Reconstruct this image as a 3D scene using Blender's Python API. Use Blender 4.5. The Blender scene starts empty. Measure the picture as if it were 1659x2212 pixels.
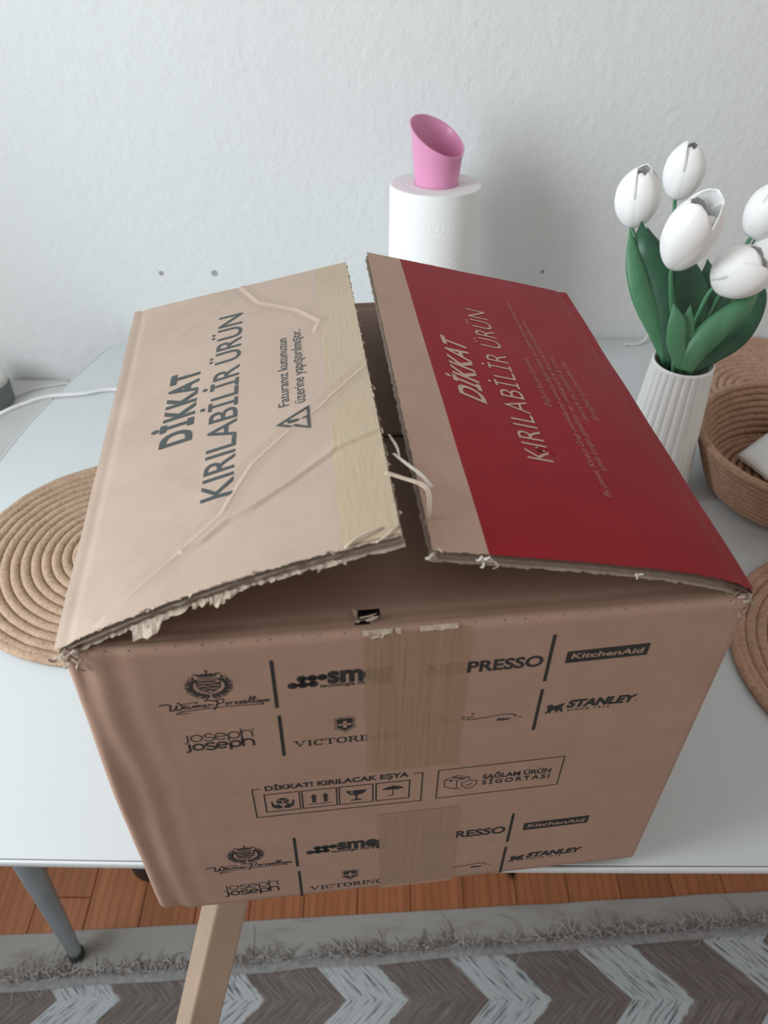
import bpy, bmesh, math, random
from mathutils import Vector, Matrix, noise
random.seed(7)
SC = bpy.context.scene
COL = SC.collection
PI = math.pi

# ------------------------------------------------------------------ camera
CAM = Vector((0.15552, -0.25007, 1.36989))
RX = Vector((0.99993, -0.0043, 0.01108))      # camera right
RD = Vector((0.00549, -0.65959, -0.75161))    # camera down
RF = Vector((0.01054, 0.75162, -0.65952))     # camera forward
FPX = 1740.0
cd = bpy.data.cameras.new('camera')
cam = bpy.data.objects.new('camera', cd)
COL.objects.link(cam)
m = Matrix.Identity(4)
for i in range(3):
    m[i][0] = RX[i]; m[i][1] = -RD[i]; m[i][2] = -RF[i]; m[i][3] = CAM[i]
cam.matrix_world = m
cd.sensor_fit = 'VERTICAL'
cd.sensor_height = 36.0
cd.lens = FPX / 2212 * 36.0
cd.clip_start = 0.02
cd.dof.use_dof = True
cd.dof.focus_distance = 0.60
cd.dof.aperture_fstop = 9.5
SC.camera = cam

# ------------------------------------------------------------------ light
w = bpy.data.worlds.new('world'); SC.world = w; w.use_nodes = True
bg = w.node_tree.nodes['Background']
bg.inputs['Color'].default_value = (1.0, 0.925, 0.87, 1)
bg.inputs['Strength'].default_value = 0.50
ld = bpy.data.lights.new('window_light', 'AREA')
ld.shape = 'RECTANGLE'; ld.size = 0.86; ld.size_y = 1.30
ld.energy = 36.0; ld.color = (0.89, 0.97, 1.0)
lo = bpy.data.objects.new('window_light', ld); COL.objects.link(lo)
lo.location = (-1.13, -0.13, 1.50)
lo.rotation_euler = Vector((1, 0, 0)).to_track_quat('-Z', 'Y').to_euler()
SC.view_settings.view_transform = 'Standard'
SC.view_settings.look = 'None'
SC.view_settings.exposure = 0.0
SC.view_settings.gamma = 1.0
SC.view_settings.use_curve_mapping = False

# ------------------------------------------------------------------ helpers
def at(px, py, dep):
    """world point seen at a photo pixel at a real depth along the lens axis"""
    return CAM + (RX * ((px - 829.5) / FPX) + RD * ((py - 1106) / FPX) + RF) * dep

def srgb(r, g, b):
    f = lambda c: (c / 255 / 12.92) if c / 255 <= 0.04045 else ((c / 255 + 0.055) / 1.055) ** 2.4
    return (f(r), f(g), f(b), 1)

class NT:
    """small node-tree builder"""
    def __init__(s, name):
        s.m = bpy.data.materials.new(name); s.m.use_nodes = True
        s.t = s.m.node_tree; s.p = s.t.nodes['Principled BSDF']
        s.geo = None
    def n(s, typ, **kw):
        nd = s.t.nodes.new(typ)
        for k, v in kw.items():
            if k.startswith('i_'):
                key = k[2:].replace('_', ' ')
                key = int(key) if key.isdigit() else key
                s.set(nd.inputs[key], v)
            else:
                setattr(nd, k, v)
        return nd
    def set(s, inp, v):
        if isinstance(v, bpy.types.NodeSocket): s.t.links.new(v, inp)
        else: inp.default_value = v
    def P(s, key, v): s.set(s.p.inputs[key], v)
    def obj(s): return s.n('ShaderNodeTexCoord').outputs['Object']
    def scale(s, vec, sc):
        return s.n('ShaderNodeVectorMath', operation='MULTIPLY', i_0=vec, i_1=sc).outputs[0]
    def noise(s, vec, scale=5.0, detail=3.0, rough=0.5):
        return s.n('ShaderNodeTexNoise', i_Vector=vec, i_Scale=scale, i_Detail=detail, i_Roughness=rough).outputs[0]
    def ramp(s, fac, a, b, ca=(0, 0, 0, 1), cb=(1, 1, 1, 1)):
        r = s.n('ShaderNodeValToRGB'); s.set(r.inputs[0], fac)
        r.color_ramp.elements[0].position = a; r.color_ramp.elements[1].position = b
        r.color_ramp.elements[0].color = ca; r.color_ramp.elements[1].color = cb
        return r.outputs[0]
    def mix(s, fac, a, b, bt='MIX'):
        x = s.n('ShaderNodeMix', data_type='RGBA', blend_type=bt)
        s.set(x.inputs[0], fac); s.set(x.inputs[6], a); s.set(x.inputs[7], b)
        return x.outputs[2]
    def math(s, op, a, b=0.0, c=0.0):
        x = s.n('ShaderNodeMath', operation=op)
        s.set(x.inputs[0], a); s.set(x.inputs[1], b); s.set(x.inputs[2], c)
        return x.outputs[0]
    def bump(s, h, strength=0.3, dist=0.001, normal=None):
        b = s.n('ShaderNodeBump', i_Strength=strength, i_Distance=dist, i_Height=h)
        if normal is not None: s.set(b.inputs['Normal'], normal)
        s.P('Normal', b.outputs[0]); return b.outputs[0]

def plain(name, col, rough=0.5, metal=0.0, spec=0.5, var=0.0, vscale=40.0):
    t = NT(name)
    if var:
        n_ = t.noise(t.obj(), vscale, 4)
        c = t.mix(t.ramp(n_, 0.3, 0.7), tuple(x * (1 - var) for x in col[:3]) + (1,), tuple(min(1, x * (1 + var)) for x in col[:3]) + (1,))
        t.P('Base Color', c)
    else:
        t.P('Base Color', col)
    t.P('Roughness', rough); t.P('Metallic', metal); t.P('Specular IOR Level', spec)
    return t.m

def link(o, parent=None):
    COL.objects.link(o)
    if parent is not None: o.parent = parent
    return o

def tag(o, label=None, cat=None, group=None, kind=None):
    if label: o['label'] = label
    if cat: o['category'] = cat
    if group: o['group'] = group
    if kind: o['kind'] = kind
    return o

def empty(name, loc, rz=0.0):
    o = bpy.data.objects.new(name, None); o.location = loc; o.rotation_euler = (0, 0, rz)
    o.empty_display_size = 0.05
    return link(o)

def mesh(name, verts, faces, mats, parent=None, smooth=True, midx=None):
    me = bpy.data.meshes.new(name)
    me.from_pydata([tuple(v) for v in verts], [], faces)
    for mm in (mats if isinstance(mats, (list, tuple)) else [mats]): me.materials.append(mm)
    if midx: me.polygons.foreach_set('material_index', midx)
    if smooth: me.polygons.foreach_set('use_smooth', [True] * len(me.polygons))
    me.update()
    return link(bpy.data.objects.new(name, me), parent)

class MB:
    """collects verts/faces"""
    def __init__(s): s.v = []; s.f = []; s.mi = []
    def add(s, vs, fs, mi=0):
        o = len(s.v); s.v += [Vector(v) for v in vs]
        s.f += [tuple(i + o for i in f) for f in fs]; s.mi += [mi] * len(fs)
    def grid(s, fn, nu, nv, closed_u=False, mi=0, flip=False):
        vs = [fn(i / (nu if closed_u else nu), j / nv) for j in range(nv + 1) for i in range(nu if closed_u else nu + 1)]
        w_ = nu if closed_u else nu + 1
        fs = []
        for j in range(nv):
            for i in range(nu):
                a = j * w_ + i; b = j * w_ + (i + 1) % w_
                q = (a, b, b + w_, a + w_)
                fs.append(q[::-1] if flip else q)
        s.add(vs, fs, mi)
    def tube(s, pts, rad, n=8, cap=True, mi=0, flat=1.0):
        pts = [Vector(p) for p in pts]
        rad = rad if isinstance(rad, (list, tuple)) else [rad] * len(pts)
        vs = []; t0 = None; nrm = None
        for i, p in enumerate(pts):
            t = (pts[min(i + 1, len(pts) - 1)] - pts[max(i - 1, 0)])
            if t.length < 1e-9: t = Vector((0, 0, 1))
            t.normalize()
            if nrm is None:
                up = Vector((0, 0, 1)) if abs(t.z) < 0.9 else Vector((1, 0, 0))
                nrm = up.cross(t).normalized()
            else:
                nrm = (nrm - t * nrm.dot(t)).normalized()
            bn = t.cross(nrm)
            for k in range(n):
                a = 2 * PI * k / n
                vs.append(p + nrm * (math.cos(a) * rad[i]) + bn * (math.sin(a) * rad[i] * flat))
        fs = []
        for i in range(len(pts) - 1):
            for k in range(n):
                a = i * n + k; b = i * n + (k + 1) % n
                fs.append((a, b, b + n, a + n))
        if cap:
            fs.append(tuple(range(n))[::-1]); fs.append(tuple((len(pts) - 1) * n + k for k in range(n)))
        s.add(vs, fs, mi)
    def box(s, c, sz, mi=0, rz=0.0):
        x, y, z = sz[0] / 2, sz[1] / 2, sz[2] / 2
        R = Matrix.Rotation(rz, 3, 'Z'); c = Vector(c)
        vs = [c + R @ Vector(q) for q in [(-x, -y, -z), (x, -y, -z), (x, y, -z), (-x, y, -z), (-x, -y, z), (x, -y, z), (x, y, z), (-x, y, z)]]
        s.add(vs, [(3, 2, 1, 0), (4, 5, 6, 7), (0, 1, 5, 4), (1, 2, 6, 5), (2, 3, 7, 6), (3, 0, 4, 7)], mi)
    def lathe(s, prof, n=64, c=(0, 0, 0), mi=0, rf=None):
        c = Vector(c); vs = []
        for (r, z) in prof:
            for k in range(n):
                a = 2 * PI * k / n
                rr = r if rf is None else rf(r, z, a)
                vs.append(c + Vector((rr * math.cos(a), rr * math.sin(a), z)))
        fs = []
        for i in range(len(prof) - 1):
            for k in range(n):
                a = i * n + k; b = i * n + (k + 1) % n
                fs.append((a, b, b + n, a + n))
        s.add(vs, fs, mi)
    def build(s, name, mats, parent=None, smooth=True):
        return mesh(name, s.v, s.f, mats, parent, smooth, s.mi)

def bevel(o, wd, seg=2):
    b = o.modifiers.new('bevel', 'BEVEL'); b.width = wd; b.segments = seg; b.limit_method = 'ANGLE'; b.angle_limit = 0.6
    return o

def hnoise(x, y=0.0, z=0.0): return noise.noise(Vector((x, y, z)))

# ------------------------------------------------------------------ materials
def board_mat(name, col, axis, rough=0.55, ridge=0.12, ruw=6.2, spec=0.35):
    """kraft board: paper speckle, faint flute ridges across `axis`"""
    t = NT(name); o = t.obj()
    a = t.noise(o, 28.0, 4, 0.6); b = t.noise(o, 700.0, 2, 0.6)
    streak = t.noise(t.scale(o, (6.0, 6.0, 6.0)), 30.0, 3)
    c = t.mix(t.ramp(a, 0.3, 0.72), tuple(x * 0.93 for x in col[:3]) + (1,), tuple(x * 1.05 for x in col[:3]) + (1,))
    c = t.mix(t.math('MULTIPLY', t.ramp(b, 0.25, 0.42, (1, 1, 1, 1), (0, 0, 0, 1)), 0.25), c, tuple(x * 0.62 for x in col[:3]) + (1,))
    c = t.mix(t.math('MULTIPLY', t.ramp(streak, 0.62, 0.8), 0.18), c, tuple(min(1, x * 1.22) for x in col[:3]) + (1,))
    t.P('Base Color', c); t.P('Roughness', rough); t.P('Specular IOR Level', spec)
    sx = t.n('ShaderNodeSeparateXYZ', i_Vector=o)
    wv = t.math('SINE', t.math('MULTIPLY', sx.outputs[axis], 2 * PI * 1000 / ruw))
    h = t.math('ADD', t.math('MULTIPLY', wv, ridge), t.math('ADD', t.math('MULTIPLY', a, 1.6), t.math('MULTIPLY', b, 0.22)))
    t.bump(h, 0.35, 0.0007)
    return t.m

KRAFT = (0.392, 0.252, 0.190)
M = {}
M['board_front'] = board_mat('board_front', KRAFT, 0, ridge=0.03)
M['board_lit_flap'] = board_mat('board_lit_flap', (0.420, 0.312, 0.248), 1, ridge=0.05, rough=0.48, spec=0.8)  # same board as the front; window sheen put in as a paler base
M['board_strip'] = board_mat('board_strip', (0.435, 0.285, 0.218), 1, ridge=0.14)
M['board_inner'] = board_mat('board_inner', tuple(x * 0.90 for x in KRAFT), 0, ridge=0.1)
M['torn'] = plain('torn_paper', (0.50, 0.405, 0.325, 1), 0.8, var=0.12, vscale=300)
M['fibre'] = plain('pale_paper_fibre', (0.60, 0.53, 0.46, 1), 0.85, var=0.08, vscale=300)
M['core'] = plain('corrugated_core', (0.36, 0.285, 0.225, 1), 0.8, var=0.15, vscale=200)
M['ink'] = plain('black_ink', (0.022, 0.021, 0.021, 1), 0.55, spec=0.4)
M['slate_ink'] = plain('slate_ink', (0.045, 0.055, 0.058, 1), 0.5)
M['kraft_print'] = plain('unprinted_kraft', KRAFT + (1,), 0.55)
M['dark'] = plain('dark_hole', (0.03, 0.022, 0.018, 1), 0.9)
t = NT('red_print'); o_ = t.obj()
t.P('Base Color', t.mix(t.ramp(t.noise(o_, 24, 3), 0.3, 0.7), (0.245, 0.0075, 0.013, 1), (0.28, 0.010, 0.017, 1)))
t.P('Roughness', 0.42); t.P('Specular IOR Level', 0.12)
t.bump(t.math('ADD', t.noise(o_, 26, 3), t.math('MULTIPLY', t.noise(o_, 600, 2), 0.12)), 0.25, 0.0006)
M['red'] = t.m
M['red_text'] = plain('kraft_reverse_lettering', (0.46, 0.31, 0.24, 1), 0.5)

M['fine_text'] = plain('fine_print_lettering', (0.40, 0.135, 0.115, 1), 0.5)

def tape_mat(name, col, alpha, rough, axis, bs=0.32):
    t = NT(name); o = t.obj()
    sv = (260.0, 4.0, 9.0) if axis == 2 else (9.0, 9.0, 9.0)
    st = t.noise(t.scale(o, sv), 1.0, 3, 0.6)
    c = t.mix(t.ramp(st, 0.35, 0.75), tuple(x * 0.96 for x in col) + (1,), tuple(min(1, x * 1.07) for x in col) + (1,))
    t.P('Base Color', c); t.P('Roughness', rough); t.P('Specular IOR Level', 0.45); t.P('Alpha', alpha)
    t.bump(st, bs, 0.0006)
    return t.m
M['tape'] = tape_mat('brown_packing_tape', (0.42, 0.272, 0.172), 0.64, 0.34, 2)
M['tape_low'] = tape_mat('faded_packing_tape', (0.41, 0.265, 0.20), 0.74, 0.5, 2, 0.2)
M['tape_flap'] = tape_mat('yellowed_packing_tape', (0.448, 0.350, 0.242), 0.92, 0.42, 1, 0.12)

# white wall
t = NT('white_wall_plaster'); o_ = t.obj()
t.P('Base Color', t.mix(t.ramp(t.noise(o_, 2.2, 3), 0.3, 0.7), (0.725, 0.755, 0.765, 1), (0.755, 0.78, 0.785, 1)))
t.P('Roughness', 0.62); t.P('Specular IOR Level', 0.3)
h1 = t.ramp(t.noise(o_, 105, 3, 0.5), 0.3, 0.8)
h2 = t.noise(o_, 38, 3, 0.5)
h3 = t.noise(o_, 420, 2, 0.5)
t.bump(t.math('ADD', t.math('ADD', t.math('MULTIPLY', h1, 0.55), t.math('MULTIPLY', h2, 0.9)), t.math('MULTIPLY', h3, 0.10)), 0.42, 0.0024)
M['wall'] = t.m
M['table'] = plain('white_laminate', (0.58, 0.622, 0.642, 1), 0.30, spec=0.45, var=0.012, vscale=6)
M['edge'] = plain('white_edge_band', (0.64, 0.665, 0.68, 1), 0.35)
M['cabinet'] = plain('white_cabinet_paint', (0.62, 0.63, 0.61, 1), 0.5)
M['steel'] = plain('grey_steel', (0.36, 0.41, 0.44, 1), 0.40, metal=0.35, var=0.06, vscale=20)
M['rubber'] = plain('dark_grey_rubber', (0.035, 0.04, 0.045, 1), 0.6)
M['pot_shade'] = plain('pot_inner_shade', (0.012, 0.013, 0.015, 1), 0.7)
M['cable'] = plain('white_cable_sheath', (0.70, 0.705, 0.70, 1), 0.45)
M['device_lid'] = plain('off_white_plastic', (0.62, 0.63, 0.60, 1), 0.45)
M['device_body'] = plain('grey_plastic', (0.16, 0.185, 0.19, 1), 0.5)
M['pink'] = plain('pink_plastic', (0.72, 0.30, 0.50, 1), 0.28, spec=0.5)
M['roll_end'] = plain('paper_roll_end', (0.80, 0.79, 0.80, 1), 0.9, var=0.03, vscale=120)
M['roll'] = plain('white_tissue', (0.87, 0.885, 0.89, 1), 0.9, spec=0.2)
M['card_core'] = plain('card_tube', (0.35, 0.30, 0.26, 1), 0.8)
M['ceramic'] = plain('white_ceramic', (0.82, 0.83, 0.83, 1), 0.30)
M['napkin'] = plain('white_paper_napkin', (0.80, 0.83, 0.83, 1), 0.8)
t = NT('white_petal'); o_ = t.obj()
t.P('Base Color', (0.95, 0.955, 0.955, 1)); t.P('Roughness', 0.55)
t.P('Subsurface Weight', 0.15); t.P('Subsurface Radius', (0.01, 0.01, 0.01)); t.P('Subsurface Scale', 0.3)
M['petal'] = t.m
def leaf_mat(name, a, b):
    t = NT(name); o = t.obj()
    n1 = t.noise(t.scale(o, (60, 60, 8)), 1.0, 3)
    t.P('Base Color', t.mix(t.ramp(n1, 0.3, 0.7), a, b)); t.P('Roughness', 0.42)
    t.bump(n1, 0.2, 0.0006)
    return t.m
M['leaf'] = leaf_mat('shaded_leaf', (0.016, 0.072, 0.038, 1), (0.030, 0.120, 0.060, 1))  # middle and rear leaves: shade of the bunch put into a darker green
M['leaf_lit'] = leaf_mat('lit_leaf', (0.062, 0.205, 0.098, 1), (0.095, 0.265, 0.135, 1))  # same leaf where it is lit: the light put into a paler green
M['stem'] = plain('green_stem', (0.075, 0.25, 0.12, 1), 0.45)
def rope_mat(name, col, dark):
    t = NT(name); o = t.obj()
    a = t.noise(o, 260, 3, 0.6); b = t.noise(o, 60, 3)
    c = t.mix(t.ramp(a, 0.32, 0.68), dark, col)
    c = t.mix(t.math('MULTIPLY', t.ramp(b, 0.4, 0.7), 0.35), c, tuple(min(1, x * 1.2) for x in col[:3]) + (1,))
    t.P('Base Color', c); t.P('Roughness', 0.85); t.P('Specular IOR Level', 0.2)
    t.bump(a, 0.8, 0.0016)
    return t.m
M['rope'] = rope_mat('tan_rope', (0.45, 0.325, 0.235, 1), (0.32, 0.215, 0.148, 1))
M['rope_dark'] = rope_mat('brown_rope', (0.50, 0.32, 0.225, 1), (0.33, 0.205, 0.14, 1))
t = NT('pale_beech_wood'); o_ = t.obj()
n1 = t.noise(t.scale(o_, (40, 40, 3)), 1.0, 4)
t.P('Base Color', t.mix(t.ramp(n1, 0.3, 0.7), (0.40, 0.29, 0.21, 1), (0.47, 0.345, 0.25, 1))); t.P('Roughness', 0.5)
M['beech'] = t.m
# floor boards
t = NT('pine_floor_board')
pos = t.n('ShaderNodeNewGeometry').outputs['Position']
rnd = t.n('ShaderNodeObjectInfo').outputs['Random']
off = t.n('ShaderNodeCombineXYZ', i_0=t.math('MULTIPLY', rnd, 9.0), i_1=t.math('MULTIPLY', rnd, 31.0)).outputs[0]
pv = t.n('ShaderNodeVectorMath', operation='ADD', i_0=pos, i_1=off).outputs[0]
g1 = t.noise(t.scale(pv, (55, 3.5, 1)), 1.0, 5, 0.6)
g2 = t.noise(t.scale(pv, (14, 1.6, 1)), 1.0, 3)
wv = t.n('ShaderNodeTexWave', i_Vector=t.scale(pv, (18, 2.2, 1)), i_Scale=1.2, i_Distortion=7.0, i_Detail=2.0).outputs[1]
c = t.mix(t.ramp(g1, 0.3, 0.72), (0.37, 0.135, 0.057, 1), (0.50, 0.190, 0.083, 1))
c = t.mix(t.math('MULTIPLY', t.ramp(wv, 0.55, 0.95), 0.35), c, (0.19, 0.075, 0.032, 1))
c = t.mix(t.math('MULTIPLY', t.math('SUBTRACT', rnd, 0.5), 0.5), c, (0.15, 0.055, 0.022, 1))
kv = t.n('ShaderNodeVectorMath', operation='SUBTRACT', i_0=pos, i_1=(0.3916, 0.3790, 0.0)).outputs[0]
kd = t.n('ShaderNodeVectorMath', operation='LENGTH', i_0=t.scale(kv, (1.0, 0.55, 0.0))).outputs['Value']
c = t.mix(t.ramp(kd, 0.005, 0.0095, (1, 1, 1, 1), (0, 0, 0, 1)), c, (0.02, 0.008, 0.005, 1))
t.P('Base Color', c); t.P('Roughness', 0.42)
t.bump(g1, 0.15, 0.0006)
M['plank'] = t.m
M['subfloor'] = plain('dark_subfloor', (0.05, 0.025, 0.012, 1), 0.8)
# rug pile: zigzag bands, light and taupe, streaked along the zigzag
t = NT('zigzag_rug_pile'); o_ = t.obj()
sx = t.n('ShaderNodeSeparateXYZ', i_Vector=o_)
X, Y = sx.outputs[0], sx.outputs[1]
tri = t.math('PINGPONG', t.math('ADD', Y, 1.745), 0.085)
U = t.math('SUBTRACT', X, tri)
up = t.math('GREATER_THAN', t.math('FRACT', t.math('DIVIDE', t.math('ADD', Y, 1.745), 0.17)), 0.5)
fr = t.math('FRACT', t.math('DIVIDE', t.math('ADD', U, 2.014), 0.218))
wob = t.math('MULTIPLY', t.math('SUBTRACT', t.noise(o_, 90, 3), 0.5), 0.06)
band = t.ramp(t.math('ADD', fr, wob), 0.425, 0.445)
along = t.math('ADD', Y, t.math('MULTIPLY', up, 7.0))
sv = t.n('ShaderNodeCombineXYZ', i_0=t.math('MULTIPLY', U, 190.0), i_1=t.math('MULTIPLY', along, 26.0)).outputs[0]
st = t.noise(sv, 1.0, 3, 0.6)
sv2 = t.n('ShaderNodeCombineXYZ', i_0=t.math('MULTIPLY', U, 420.0), i_1=t.math('MULTIPLY', along, 60.0)).outputs[0]
st2 = t.noise(sv2, 1.0, 2, 0.6)
light = t.mix(t.ramp(st, 0.36, 0.47), (0.095, 0.105, 0.118, 1), (0.50, 0.535, 0.56, 1))
light = t.mix(t.math('MULTIPLY', t.ramp(st2, 0.5, 0.7), 0.4), light, (0.62, 0.645, 0.665, 1))
taupe = t.mix(t.ramp(st, 0.42, 0.68), (0.165, 0.138, 0.128, 1), (0.27, 0.235, 0.215, 1))
taupe = t.mix(t.math('MULTIPLY', t.ramp(st2, 0.3, 0.45, (1, 1, 1, 1), (0, 0, 0, 1)), 0.5), taupe, (0.13, 0.108, 0.10, 1))
t.P('Base Color', t.mix(band, light, taupe)); t.P('Roughness', 0.95); t.P('Specular IOR Level', 0.1)
t.bump(t.math('ADD', st, st2), 0.7, 0.003)
M['pile'] = t.m
t = NT('rug_border_cloth'); o_ = t.obj()
n1 = t.noise(t.scale(o_, (9, 22, 1)), 1.0, 4, 0.6)
n2 = t.noise(o_, 140, 3)
c = t.mix(t.ramp(n1, 0.50, 0.70), (0.37, 0.36, 0.345, 1), (0.25, 0.22, 0.20, 1))
c = t.mix(t.math('MULTIPLY', n2, 0.25), c, (0.45, 0.44, 0.42, 1))
t.P('Base Color', c); t.P('Roughness', 0.85)
t.bump(t.math('ADD', n1, t.math('MULTIPLY', n2, 0.3)), 0.5, 0.003)
M['border'] = t.m
M['hem'] = plain('grey_rug_hem', (0.29, 0.285, 0.29, 1), 0.9, var=0.2, vscale=150)
M['thread_pale'] = plain('pale_fringe_thread', (0.52, 0.49, 0.475, 1), 0.9)
M['thread_taupe'] = plain('taupe_fringe_thread', (0.30, 0.26, 0.24, 1), 0.9)

# ------------------------------------------------------------------ setting
WALLY = 0.872
b = MB(); b.box((0.2, WALLY + 0.05, 1.2), (4.4, 0.10, 2.5))
wall = tag(b.build('wall_back', M['wall'], smooth=False), kind='structure')
wall['label'] = 'white plaster wall with a rough rolled paint finish'
for (x, z, r) in [(-0.1613, 0.8497, 0.0026), (-0.0832, 0.8504, 0.0034), (0.3991, 0.8569, 0.0022)]:
    b = MB()
    b.lathe([(0.0, 0.0006), (r * 0.55, 0.0003), (r * 0.8, 0.0010), (r * 1.3, 0.0004), (r * 1.5, -0.0004)], 14)
    ob = b.build('nail_mark', plain('grey_nail_mark', (0.36, 0.37, 0.37, 1), 0.8), wall)
    ob.rotation_euler = (PI / 2, 0, 0); ob.location = (x, WALLY, z)
b = MB()
for (y0, y1, z0, z1) in ((-1.40, 0.872, 0.0, 0.86), (-1.40, 0.872, 2.20, 2.45), (-1.40, -0.58, 0.86, 2.20), (0.32, 0.872, 0.86, 2.20)):
    b.box((-1.02, (y0 + y1) / 2, (z0 + z1) / 2), (0.32, y1 - y0, z1 - z0))
wl = tag(b.build('wall_left', M['wall'], smooth=False), kind='structure')
wl['label'] = 'white side wall with the window opening left of the picture'
b = MB()
for (y, z, sy, sz) in ((-0.13, 0.88, 0.90, 0.04), (-0.13, 2.18, 0.90, 0.04), (-0.56, 1.53, 0.04, 1.34), (0.30, 1.53, 0.04, 1.34)):
    b.box((-1.10, y, z), (0.06, sy, sz))
wf = tag(b.build('window_1', M['cabinet'], smooth=False), kind='structure')
wf['label'] = 'white window frame in the side wall'
b = MB(); b.box((0.2, -0.25, -0.03), (4.4, 2.25, 0.03))
floor = tag(b.build('floor', M['subfloor'], smooth=False), kind='structure')
floor['label'] = 'floor of orange-brown pine boards'
PW = 0.0885
k = 0
x = -0.225 - PW * 16
while x < 1.75:
    ys = -1.35
    joint = 0.336 if abs(x - (-0.402)) < 0.02 else random.choice([-0.7, -0.35, 0.05, 0.62, 0.75])
    for (ya, yb) in ((-1.35, joint), (joint, 0.86)):
        b = MB(); g = 0.0007
        b.box((x + PW / 2, (ya + yb) / 2, -0.0075), (PW - 2 * g, yb - ya - 2 * g, 0.015))
        bevel(b.build('plank', M['plank'], floor, smooth=False), 0.0008, 1)
    x += PW

# ------------------------------------------------------------------ rug
YE = lambda x: 0.248 + 0.0705 * (x - 0.22)          # pile edge
YB = lambda x: 0.2995 + 0.056 * x                   # outer edge of the border
rug = empty('rug', (0.3, -0.2, 0.0))
tag(rug, 'grey and taupe zigzag rug with a frayed pale border on the floor', 'rug')
def rl(v): return Vector(v) - Vector((0.3, -0.2, 0.0))
b = MB()
def pile_fn(u, v):
    x = -0.84 + 2.59 * u
    ye = YE(x) + 0.004 * hnoise(x * 9, 1) + 0.002 * hnoise(x * 40, 3)
    y = -1.2 + (ye + 1.2) * v
    return rl((x, y, 0.0075 + 0.0012 * hnoise(x * 30, y * 30)))
b.grid(pile_fn, 240, 60)
def pile_lip(u, v):
    p = pile_fn(u, 1.0)
    return p + Vector((0, 0.003 * v, -p.z * v + 0.001 * v))
b.grid(pile_lip, 240, 2)
pile = b.build('pile', M['pile'], rug)
b = MB()
def hem_fn(u, v):
    x = -0.84 + 2.59 * u
    ye = YE(x) + 0.004 * hnoise(x * 9, 1)
    return rl((x, ye - 0.014 + 0.020 * v, 0.0092 + 0.002 * math.sin(PI * v) - 0.005 * v * v + 0.0008 * hnoise(x * 60, v * 3)))
b.grid(hem_fn, 240, 4)
b.build('hem', M['hem'], rug)
b = MB()
def bor_fn(u, v):
    x = -0.84 + 2.59 * u
    y0 = YE(x) - 0.01; y1 = YB(x) + 0.0012 * hnoise(x * 12, 7)
    z = 0.0028 + 0.0030 * max(0, hnoise(x * 8, v * 2.2, 2)) * math.sin(PI * min(1, v * 1.1))
    return rl((x, y0 + (y1 - y0) * v, z))
b.grid(bor_fn, 300, 14)
def bor_lip(u, v):
    p = bor_fn(u, 1.0); return p + Vector((0, 0.0015 * v, -p.z * v + 0.0002))
b.grid(bor_lip, 300, 1)
b.build('border', M['border'], rug)
b = MB()
for i in range(1500):
    x = random.uniform(-0.62, 1.05)
    dens = 0.5 + hnoise(x * 7, 11)
    if random.random() > 0.45 + 0.8 * max(0, dens): continue
    y = YE(x) + random.uniform(-0.004, 0.012)
    mode = random.random()
    if mode < 0.55: ang = PI / 2 + random.gauss(0, 0.7)
    else: ang = random.choice([0, PI]) + random.gauss(0.2, 0.35)
    ln = random.uniform(0.007, 0.020) * (1.0 + max(0, dens))
    if mode >= 0.94: ln *= 2.4
    n = 7; p = Vector((x, y, 0.006 + random.random() * 0.006)); pts = [p.copy()]
    cur = random.gauss(0, 0.35)
    zc = random.uniform(0.001, 0.006)
    for j in range(n):
        ang += cur + random.gauss(0, 0.18)
        p = p + Vector((math.cos(ang), math.sin(ang), 0)) * (ln / n)
        if p.y > YB(p.x) - 0.004: p.y = YB(p.x) - 0.004
        p.z = 0.0055 + zc * math.sin(PI * (j + 1) / (n + 0.5)) * (0.6 + 0.4 * random.random())
        pts.append(p.copy())
    r = random.uniform(0.0005, 0.0012)
    b.tube([rl(q) for q in pts], [r * (1 - 0.4 * j / n) for j in range(n + 1)], 4, False, 0 if random.random() < 0.55 else 1)
fr_ = b.build('fringe', [M['thread_pale'], M['thread_taupe']], rug)
fr_['kind'] = 'stuff'

# ------------------------------------------------------------------ table
TC = Vector((0.46, 0.4535))
def table_outline():
    def side(sgn):
        pts = []
        xe, ya, yb = -0.262, 0.112, 0.795
        # arc bulging outwards from (xe,ya) to (xe,yb)
        for i in range(25):
            tt = i / 24; y = ya + (yb - ya) * tt
            pts.append((xe - 0.058 * (1 - (2 * tt - 1) ** 2), y))
        return pts
    L = side(-1)
    out = []
    # front edge left->right, slightly bowed
    fr = [(-0.17 + (1.09 + 0.17) * i / 30, 0.0425 - 0.006 * (1 - ((i / 30 - .5) * 2) ** 2)) for i in range(31)]
    bk = [(1.09 - (1.09 + 0.17) * i / 30, 0.862 + 0.006 * (1 - ((i / 30 - .5) * 2) ** 2)) for i in range(31)]
    def corner(p0, c, p1, n=10):
        return [((1 - t) ** 2 * p0[0] + 2 * t * (1 - t) * c[0] + t * t * p1[0], (1 - t) ** 2 * p0[1] + 2 * t * (1 - t) * c[1] + t * t * p1[1]) for t in [i / n for i in range(1, n)]]
    R = [(0.92 - x, y) for (x, y) in L]
    out += fr
    out += corner(fr[-1], (1.172, 0.05), R[0]); out += R
    out += corner(R[-1], (1.172, 0.857), bk[0]); out += bk
    LL = L[::-1]
    out += corner(bk[-1], (-0.252, 0.857), LL[0]); out += LL
    out += corner(LL[-1], (-0.252, 0.05), fr[0])
    return out
OUT = table_outline()
def inset(d):
    n = len(OUT); r = []
    for i in range(n):
        a = Vector(OUT[i - 1]); c = Vector(OUT[(i + 1) % n]); t_ = (c - a).normalized()
        r.append((OUT[i][0] - t_.y * d, OUT[i][1] + t_.x * d))
    return r
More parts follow.
